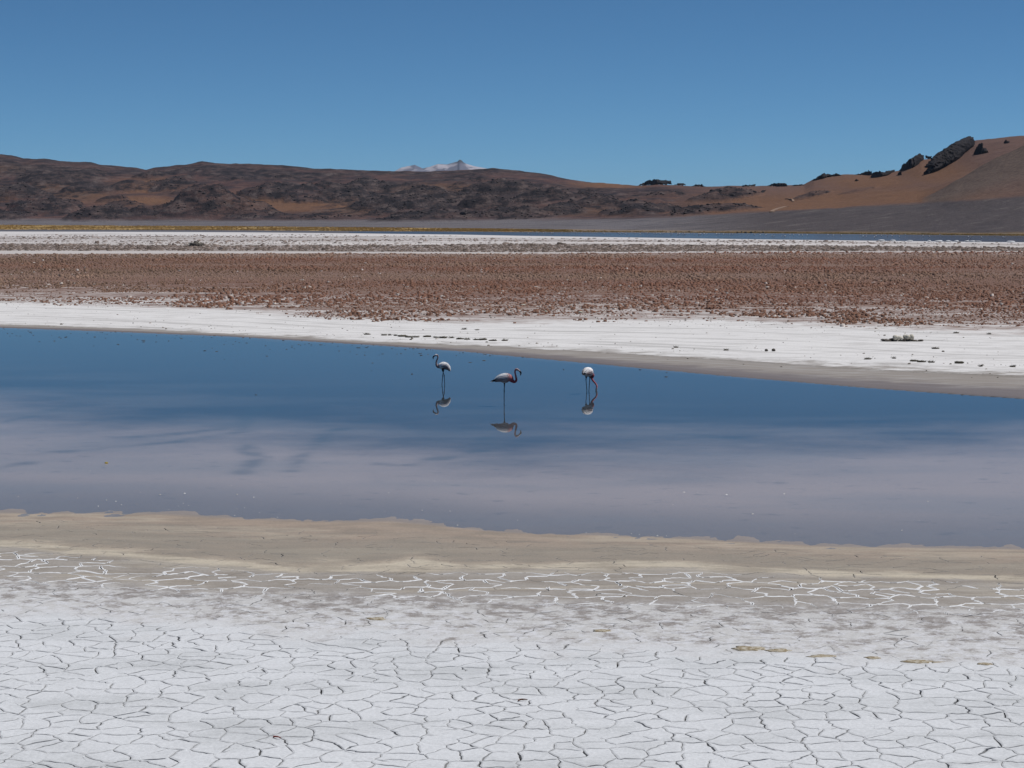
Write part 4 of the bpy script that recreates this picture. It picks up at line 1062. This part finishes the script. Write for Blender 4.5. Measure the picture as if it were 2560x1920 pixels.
# ------------------------------------------------------------------ flamingos
def catmull(P, n):
    P = np.asarray(P, float); m = len(P); out = []
    Q = np.vstack([2 * P[0] - P[1], P, 2 * P[-1] - P[-2]])
    for k in range(n):
        t = k / (n - 1) * (m - 1); i = min(int(t), m - 2); f = t - i
        a, b, c, d = Q[i], Q[i + 1], Q[i + 2], Q[i + 3]
        out.append(0.5 * (2 * b + (c - a) * f + (2 * a - 5 * b + 4 * c - d) * f * f + (3 * b - a - 3 * c + d) * f ** 3))
    return np.array(out)
def loft(P, n, seg, side, cols):
    """P rows: x y z half_width half_height ; cols rows rgb"""
    q = catmull(P, n); cl = catmull(cols, n).clip(0.005, 1)
    c = q[:, :3]; w = q[:, 3].clip(0.001); h = q[:, 4].clip(0.001)
    t = np.gradient(c, axis=0); t /= np.linalg.norm(t, axis=1)[:, None]
    s_ = np.asarray(side, float)[None] - (t @ np.asarray(side, float))[:, None] * t; s_ /= np.linalg.norm(s_, axis=1)[:, None]
    u = np.cross(s_, t)
    a = np.linspace(0, 2 * np.pi, seg, endpoint=False)
    V = c[:, None] + s_[:, None] * (np.cos(a)[None, :, None] * w[:, None, None]) + u[:, None] * (np.sin(a)[None, :, None] * h[:, None, None])
    V = V.reshape(-1, 3); F = []
    for k in range(n - 1):
        for q_ in range(seg): F.append((k * seg + q_, k * seg + (q_ + 1) % seg, (k + 1) * seg + (q_ + 1) % seg, (k + 1) * seg + q_))
    F.append(tuple(range(seg - 1, -1, -1))); F.append(tuple(range((n - 1) * seg, n * seg)))
    return V, F, np.repeat(cl, seg, 0)
def merge(parts):
    V, F, K, o = [], [], [], 0
    for v, f, c in parts:
        V.append(v); F += [tuple(i + o for i in q) for q in f]; K.append(c); o += len(v)
    return np.vstack(V), F, np.vstack(K)
g = NT('plumage'); tn_ = g.attr('tint', True)
nz = g.noise(g.pos((1, 1, 1)), 60, 4, 0.6)
g.bsdf(g.mul(tn_, g.mix(g.ss(nz, 0.35, 0.65), (0.86, 0.84, 0.84), (1.03, 1.03, 1.03))), 0.75, g.bump(nz, 0.4, 0.004), 0.25); M['plumage'] = g.m
g = NT('bill'); g.bsdf(g.attr('tint', True), 0.4, None, 0.4); M['bill'] = g.m
g = NT('leg_skin'); g.bsdf(g.attr('tint', True), 0.55, None, 0.3); M['leg'] = g.m

WHITE = (0.90, 0.875, 0.865); PINKW_SHADED = (0.36, 0.265, 0.265); PINK = (0.50, 0.17, 0.18); DEEP = (0.36, 0.07, 0.085); GREYP = (0.42, 0.33, 0.33)  # the pinkish white is darkened, with flank shade put into the colour
LEGC = (0.03, 0.04, 0.05); BLK = (0.018, 0.017, 0.018)

def leaf(p, d, up, l, w, n=5):
    """one feather: a narrow pointed blade with a slight fold"""
    p, d, up = (np.asarray(q, float) for q in (p, d, up)); d = d / np.linalg.norm(d)
    s_ = np.cross(d, up); s_ /= np.linalg.norm(s_); up = np.cross(s_, d)
    V = []; prof = np.array([0.45, 0.95, 1.0, 0.72, 0.08])
    for k in range(n):
        t = k / (n - 1); c = p + d * l * t - up * (0.05 * l * t * t)
        ww = w * prof[k] / 2
        V += [c - s_ * ww - up * 0.15 * ww, c + up * 0.004, c + s_ * ww - up * 0.15 * ww, c - up * 0.004]
    F = []
    for k in range(n - 1):
        a, b = 4 * k, 4 * k + 4
        for q in range(4): F.append((a + q, a + (q + 1) % 4, b + (q + 1) % 4, b + q))
    F += [(3, 2, 1, 0), (4 * n - 4, 4 * n - 3, 4 * n - 2, 4 * n - 1)]
    return np.array(V), F

def flamingo(label, root, heading, spine, cols, legs, bill, wing, feathers, tail, eye, group='three wading flamingos'):
    """all coordinates local: +x right in the picture, +y away, z above the water"""
    hd = np.array([math.sin(heading), math.cos(heading), 0.0]); side = np.array([hd[1], -hd[0], 0.0])
    t = obj('flamingo', None, None, None, label, 'flamingo', group, loc=root)
    parts = [loft(spine, 70, 22, side, cols)]
    for lg in legs:
        lg = [(*q[:3], max(q[3] * 1.3, .0125), max(q[4] * 1.3, .0125)) for q in lg]
        parts.append(loft(lg, 26, 10, (1, 0.2, 0), [LEGC] * len(lg)))
        fx, fy, fz = lg[-1][:3]
        for da in (-0.55, 0.0, 0.55):          # three forward toes on the lake bed
            dx_ = hd[0] * math.cos(da) - hd[1] * math.sin(da); dy_ = hd[1] * math.cos(da) + hd[0] * math.sin(da)
            parts.append(loft([(fx, fy, fz, .009, .008), (fx + dx_ * .045, fy + dy_ * .045, fz - .004, .009, .007), (fx + dx_ * .085, fy + dy_ * .085, fz - .006, .005, .005)], 6, 8, (0, 0, 1), [LEGC] * 3))
    V, F, K = merge(parts)
    me = mesh_np('flamingo_rough', V, F)
    tmp = bpy.data.objects.new('flamingo_rough', me); C.objects.link(tmp)
    md = tmp.modifiers.new('r', 'REMESH'); md.mode = 'VOXEL'; md.voxel_size = 0.006; md.use_smooth_shade = True
    sm = tmp.modifiers.new('s', 'SMOOTH'); sm.factor = 0.5; sm.iterations = 2
    dg = bpy.context.evaluated_depsgraph_get(); ev = tmp.evaluated_get(dg)
    body = bpy.data.meshes.new_from_object(ev)
    bpy.data.objects.remove(tmp); bpy.data.meshes.remove(me); body.name = 'body'
    kd = KDTree(len(V))
    for i, p in enumerate(V): kd.insert(p, i)
    kd.balance()
    cv_ = np.array([K[kd.find(v.co)[1]] for v in body.vertices], np.float32)
    at_ = body.color_attributes.new('tint', 'FLOAT_COLOR', 'POINT'); at_.data.foreach_set('color', np.hstack([cv_, np.ones((len(cv_), 1), np.float32)]).ravel())
    body.polygons.foreach_set('use_smooth', np.ones(len(body.polygons), bool))
    body.materials.clear(); body.materials.append(M['plumage'])
    obj('body', body, None, t)
    if bill is not None:
        bill = [(*q[:3], q[3] * 1.25, q[4] * 1.3) for q in bill]
        v, f, k = loft(bill, 24, 12, side, [(0.30, 0.20, 0.19), BLK, BLK, BLK, BLK][:len(bill)])
        obj('bill', mesh_np('bill', v, f, None, True, k), M['bill'], t)
    if eye is not None:
        for s_ in (-1, 1):
            e = np.array(eye[0]) + side * eye[1] * s_
            q, f = ICO1
            obj('eye', mesh_np('eye', q * 0.008 + e, f, None, True, np.tile(BLK, (len(q), 1))), M['bill'], t)
    # folded wings: rows of overlapping feathers lying on the flank
    q70 = catmull(spine, 200)
    for s_ in (-1, 1):
        FV = []
        for rrow in range(5):
            ph = R(62 - rrow * 24)
            for k in range(9):
                tt_ = wing[0] + (wing[1] - wing[0]) * (k + 0.5 * (rrow % 2)) / 9
                i = int(np.clip(tt_, 0, 1) * 199); c = q70[i]; tg = q70[max(i - 4, 0), :3] - q70[min(i + 4, 199), :3]; tg /= np.linalg.norm(tg)
                up = np.cross(side, -tg); up /= np.linalg.norm(up)
                if up[2] < 0: up = -up
                nrm = side * s_ * math.cos(ph) / max(c[3], .02) + up * math.sin(ph) / max(c[4], .02); nrm /= np.linalg.norm(nrm)
                p = c[:3] + side * s_ * math.cos(ph) * (c[3] + 0.004) + up * math.sin(ph) * (c[4] + 0.004)
                v, f = leaf(p, tg * 1.0 - up * 0.10 - nrm * 0.02, nrm, 0.105, 0.052)
                w = np.clip((ph + 0.05) / 0.7, 0, 1); base = np.array(WHITE) * w + np.array(PINKW_SHADED) * (1 - w)  # lower feather rows go darker: shade of the flank painted into their colour
                FV.append((v, f, np.tile(base * random.uniform(0.9, 1.06), (len(v), 1))))
        v, f, k = merge(FV); obj('wing', mesh_np('wing', v, f, None, False, k.clip(0, .92)), M['plumage'], t)
    for nm_, rows_ in (('flight_feathers', feathers[:len(feathers) // 2]), ('flight_feathers', feathers[len(feathers) // 2:]), ('tail', tail)):
        FV = []
        for (p, d, l, w, c) in rows_:
            v, f = leaf(p, d, (0.05, 0.02, 1), l, w); FV.append((v, f, np.tile(c, (len(v), 1))))
        if FV:
            v, f, k = merge(FV); obj(nm_, mesh_np(nm_, v, f, None, False, k), M['plumage'], t)
    return t

def water_at(u, v):
    x, y = ground_pt(u, v); return float(x), float(y), 0.0
BED = lambda x, y: gz(x, y)
# --- middle bird: one leg, facing right (local metres from the photograph, 664 zoom px per metre)
a2 = water_at(1260.6, 1007); bed2 = BED(a2[0], a2[1])
m = lambda zx, zy, y=0.0: ((zx - 480) / 664, y, (845 - zy) / 664)
sp2 = [(*m(322, 384), .018, .020), (*m(350, 376), .05, .058), (*m(400, 360), .095, .106), (*m(470, 352), .118, .146), (*m(545, 348), .116, .143), (*m(600, 362), .085, .104), (*m(634, 398), .055, .066), (*m(668, 424), .040, .044),
       (*m(704, 418), .036, .038), (*m(722, 382), .031, .034), (*m(714, 330), .027, .030), (*m(702, 276), .024, .026), (*m(694, 224), .024, .026), (*m(706, 186), .027, .030), (*m(735, 178), .032, .036), (*m(766, 196), .027, .028), (*m(790, 216), .018, .020)]
co2 = [WHITE, WHITE, WHITE, WHITE, PINKW_SHADED, PINK, DEEP, DEEP, DEEP, DEEP, PINK, PINK, PINK, PINK, PINKW_SHADED, GREYP, GREYP]
leg2 = [(*m(484, 430), .034, .034), (*m(485, 455), .020, .020), (*m(483, 520), .0115, .0115), (*m(480, 590), .0105, .0105), (*m(481, 614), .0165, .0165), (*m(479, 640), .0105, .0105), (*m(478, 740), .009, .009), (*m(478, 845), .009, .009), ((478 - 480) / 664, 0, bed2 + .016, .010, .010)]
leg2b = [(*m(470, 420, .02), .03, .03), (*m(480, 440, .03), .022, .022), (*m(497, 452, .035), .016, .016), (*m(486, 462, .03), .010, .010)]
bill2 = [(*m(782, 210), .017, .019), (*m(797, 222), .016, .020), (*m(810, 244), .013, .019), (*m(808, 272), .010, .014), (*m(799, 300), .003, .005)]
ff2 = []
for s_ in (-1, 1):
    for k in range(7):
        z1 = 345 + k * 11
        ff2.append((np.array(m(378, z1 - 4, s_ * (.088 - .005 * k))), (-1, -s_ * .27, -.36 + .05 * k), .29 - .014 * k, .060, BLK))
tl2 = [(np.array(m(345, 408, .01 * s_)), (-1, .05 * s_, -.12), .23, .035, WHITE) for s_ in (-1, 0, 1)]
o2 = flamingo('pink necked flamingo in the middle standing on one leg facing right', a2, R(90), sp2, co2, [leg2], bill2, (0.06, 0.28), ff2, tl2, (m(748, 180), .030))
# --- left bird: facing left, legs crossed
a1 = water_at(1060 + 445 / 9.21, 961); bed1 = BED(a1[0], a1[1])
m = lambda zx, zy, y=0.0: ((zx - 445) / 691, y, (838 - zy) / 691)
sp1 = [(*m(578, 486), .012, .014), (*m(560, 462), .045, .045), (*m(525, 428), .085, .09), (*m(475, 406), .112, .124), (*m(425, 406), .112, .126), (*m(375, 412), .092, .096), (*m(335, 420), .062, .066), (*m(305, 412), .042, .046),
       (*m(288, 375), .034, .036), (*m(285, 330), .029, .030), (*m(297, 282), .026, .027), (*m(315, 235), .024, .026), (*m(322, 192), .024, .027), (*m(305, 162), .028, .032), (*m(278, 160), .032, .036), (*m(252, 172), .026, .027), (*m(232, 184), .018, .019)]
co1 = [WHITE, WHITE, WHITE, WHITE, WHITE, WHITE, PINKW_SHADED, PINKW_SHADED, PINKW_SHADED, PINKW_SHADED, PINKW_SHADED, PINKW_SHADED, PINKW_SHADED, PINKW_SHADED, WHITE, GREYP, GREYP]
def leg1(hx, hy_, kx, ky, wx, y):
    return [(*m(hx, hy_ - 20, y), .03, .03), (*m(hx, hy_ + 8, y), .018, .018), (*m((hx * .6 + kx * .4), hy_ + 55, y), .0105, .0105), (*m(kx, ky - 14, y), .0105, .0105), (*m(kx, ky, y), .016, .016), (*m(kx, ky + 18, y), .0105, .0105),
            (*m((kx + wx) / 2, (ky + 838) / 2, y), .009, .009), (*m(wx, 838, y), .009, .009), ((wx - 445) / 691, y, bed1 + .016, .010, .010)]
bill1 = [(*m(240, 180), .017, .018), (*m(226, 188), .016, .019), (*m(214, 205), .013, .018), (*m(211, 228), .010, .013), (*m(214, 256), .003, .005)]
ff1 = []
for s_ in (-1, 1):
    for k in range(5):
        ff1.append((np.array(m(415 + 6 * k, 462 + k * 2, s_ * .105)), (1, -s_ * .30, -.12 - .03 * k), .17, .040, BLK))
tl1 = [(np.array(m(548, 462 + 5 * abs(k), .018 * k)), (1, .16 * k, -.75), .06, .034, WHITE) for k in (-2, -1, 0, 1, 2)]
o1 = flamingo('white flamingo at left facing left with slim crossed legs', a1, R(-90), sp1, co1, [leg1(425, 498, 465, 632, 478, -.03), leg1(455, 498, 430, 643, 413, .03)], bill1, (0.05, 0.30), ff1, tl1, (m(268, 162), .030))
# --- right bird: seen from behind, head down in the water to the right
a3 = water_at(1430 + 445 / 11.06, 977); bed3 = BED(a3[0], a3[1])
hd3 = R(24)
def b3(s_, l, z): return (s_ * math.sin(hd3) + l * math.cos(hd3), s_ * math.cos(hd3) - l * math.sin(hd3), z)
m = lambda zx, zy, y=0.0: ((zx - 445) / 863, y, (852 - zy) / 863)
sp3 = [(*b3(-.26, .0, .585), .035, .03), (*b3(-.22, .0, .60), .085, .075), (*b3(-.13, .0, .61), .135, .135), (*b3(-.02, .0, .61), .150, .155), (*b3(.10, .0, .595), .135, .14), (*b3(.19, .0, .545), .095, .10), (.155, .225, .475, .058, .062),
       (.130, .215, .405, .040, .042), (.142, .19, .350, .033, .034), (.185, .165, .290, .029, .030), (.235, .14, .235, .027, .028), (.272, .12, .180, .026, .027), (.285, .105, .125, .028, .028), (.278, .095, .07, .029, .032), (.268, .09, .025, .028, .032), (.264, .085, -.02, .022, .024)]
co3 = [WHITE, WHITE, WHITE, WHITE, WHITE, PINKW_SHADED, DEEP, DEEP, DEEP, DEEP, DEEP, PINK, PINK, GREYP, GREYP, GREYP]
def leg3(hx, hy_, kx, ky, wx, y):
    return [(*m(hx, hy_ - 20, y), .034, .034), (*m(hx, hy_ + 14, y), .019, .019), (*m((hx + kx) / 2, (hy_ + ky) / 2 + 10, y), .010, .010), (*m(kx, ky - 12, y), .010, .010), (*m(kx, ky, y), .0155, .0155), (*m(kx, ky + 16, y), .0105, .0105),
            (*m((kx + wx) / 2, (ky + 852) / 2, y), .009, .009), (*m(wx, 852, y), .009, .009), ((wx - 445) / 863, y, bed3 + .016, .010, .010)]
bill3 = [(.263, .082, -.012, .018, .02), (.262, .07, -.035, .016, .018), (.261, .045, -.05, .012, .014), (.260, .02, -.05, .009, .01), (.26, .0, -.045, .003, .004)]
ff3 = []
for s_ in (-1, 1):
    for k in range(7):
        p = np.array(b3(-.02 - .012 * k, s_ * (.150 - .010 * k), .63 - .004 * k)); d = np.array(b3(-1, -s_ * (.28 + .03 * k), -.16))
        ff3.append((p, d, .26, .055, BLK))
tl3 = [(np.array(b3(-.20, .02 * k - .05, .65)), np.array(b3(-1, .12 * k, -.75)), .12, .04, WHITE) for k in (-1, 0, 1)]
o3 = flamingo('flamingo at right seen from behind feeding with its head in the water', a3, hd3, sp3, co3, [leg3(392, 470, 386, 540, 412, -.0), leg3(497, 470, 486, 600, 470, .02)], bill3, (0.05, 0.34), ff3, tl3, None)

# --- far flock on the far lagoon
def far_mesh(pose):
    sp_ = [(-.34, 0, .60, .02, .02), (-.2, 0, .70, .10, .10), (0, 0, .76, .14, .15), (.14, 0, .74, .09, .10), (.24, 0, .72, .045, .05)]
    sp_ += [(.30, 0, .85, .035, .035), (.27, 0, 1.0, .03, .03), (.30, 0, 1.12, .035, .035), (.38, 0, 1.10, .03, .03), (.42, 0, 1.02, .01, .01)] if pose == 0 else \
           [(.33, 0, .60, .035, .035), (.37, 0, .38, .03, .03), (.40, 0, .18, .03, .03), (.40, 0, .05, .035, .04), (.37, 0, -.03, .02, .02)]
    c = [WHITE] * 3 + [PINKW_SHADED] * 2 + [PINKW_SHADED] * 4 + [BLK]
    P_ = [loft(sp_, 20, 8, (0, 1, 0), c)]
    for y_ in (-.04, .04): P_.append(loft([(0, y_, .64, .03, .03), (.01, y_, .4, .016, .016), (0, y_, -.2, .014, .014)], 4, 5, (0, 1, 0), [LEGC] * 3))
    v, f, k = merge(P_); return mesh_np('far_flamingo', v, f, None, True, k.clip(0, .8))
fm = [far_mesh(0), far_mesh(1)]
for q in fm: q.materials.append(M['plumage'])
spots = []
rr = random.Random(5)
for k in range(34): spots.append((rr.uniform(1305, 1520), rr.choice([582, 583, 584, 585, 586.5]) + rr.uniform(-.5, .5)))
for k in range(22): spots.append((rr.uniform(1540, 1700), rr.uniform(583.5, 588)))
for k in range(26): spots.append((rr.gauss(1752, 38), rr.uniform(587.2, 589.2)))
spots += [(1825, 589), (1832, 589), (1975, 590.5), (1984, 591), (1998, 591.5), (2006, 592), (2018, 591), (2070, 591), (2083, 591.5), (2103, 592), (2150, 590), (2158, 595), (2165, 596), (2190, 594), (2186, 597.5),
          (1886, 590.5), (1900, 591.5), (1915, 591), (1930, 594), (1935, 594.5), (1955, 595), (1962, 595), (2203, 593), (2219, 593.5), (2230, 594), (2248, 595), (2263, 590), (2308, 594), (2323, 595.5), (2350, 590.5), (2420, 597), (2427, 597.5), (2453, 598), (2507, 598), (2512, 598.5), (2487, 593)]
for (u, v) in spots:
    lo = float(np.interp(u, *zip(*LINES[15]))); hi_ = float(np.interp(u, *zip(*LINES[16])))
    v = min(max(v, hi_ + 0.8), lo - 1.0)
    x, y = ground_pt(u, v)
    o = obj('far_flamingo', fm[0 if rr.random() < 0.6 else 1], None, None, 'tiny pale flamingo wading in the far lagoon below the dark slope', 'flamingo', 'far flock in the far lagoon', loc=(float(x), float(y), 0.0))
    o.rotation_euler = (0, 0, rr.uniform(0, 6.28)); s_ = rr.uniform(0.95, 1.15); o.scale = (s_, s_, s_)

# ------------------------------------------------------------------ air
hz_ = NT('haze')
pv = hz_.n('ShaderNodeVolumePrincipled'); pv.inputs['Color'].default_value = (0.62, 0.78, 1.0, 1); pv.inputs['Density'].default_value = 1.3e-5; pv.inputs['Anisotropy'].default_value = 0.0
hz_.t.links.new(pv.outputs[0], hz_.out.inputs['Volume'])
bmh = bmesh.new(); bmesh.ops.create_cube(bmh, size=1.0)
bmesh.ops.scale(bmh, vec=(90000, 62000, 760), verts=bmh.verts); bmesh.ops.translate(bmh, vec=(0, 11000 + 19000, 330), verts=bmh.verts)
meh = bpy.data.meshes.new('haze'); bmh.to_mesh(meh); bmh.free()
obj('haze', meh, hz_.m, None, 'thin clear mountain air over the plain', 'haze', kind='stuff')
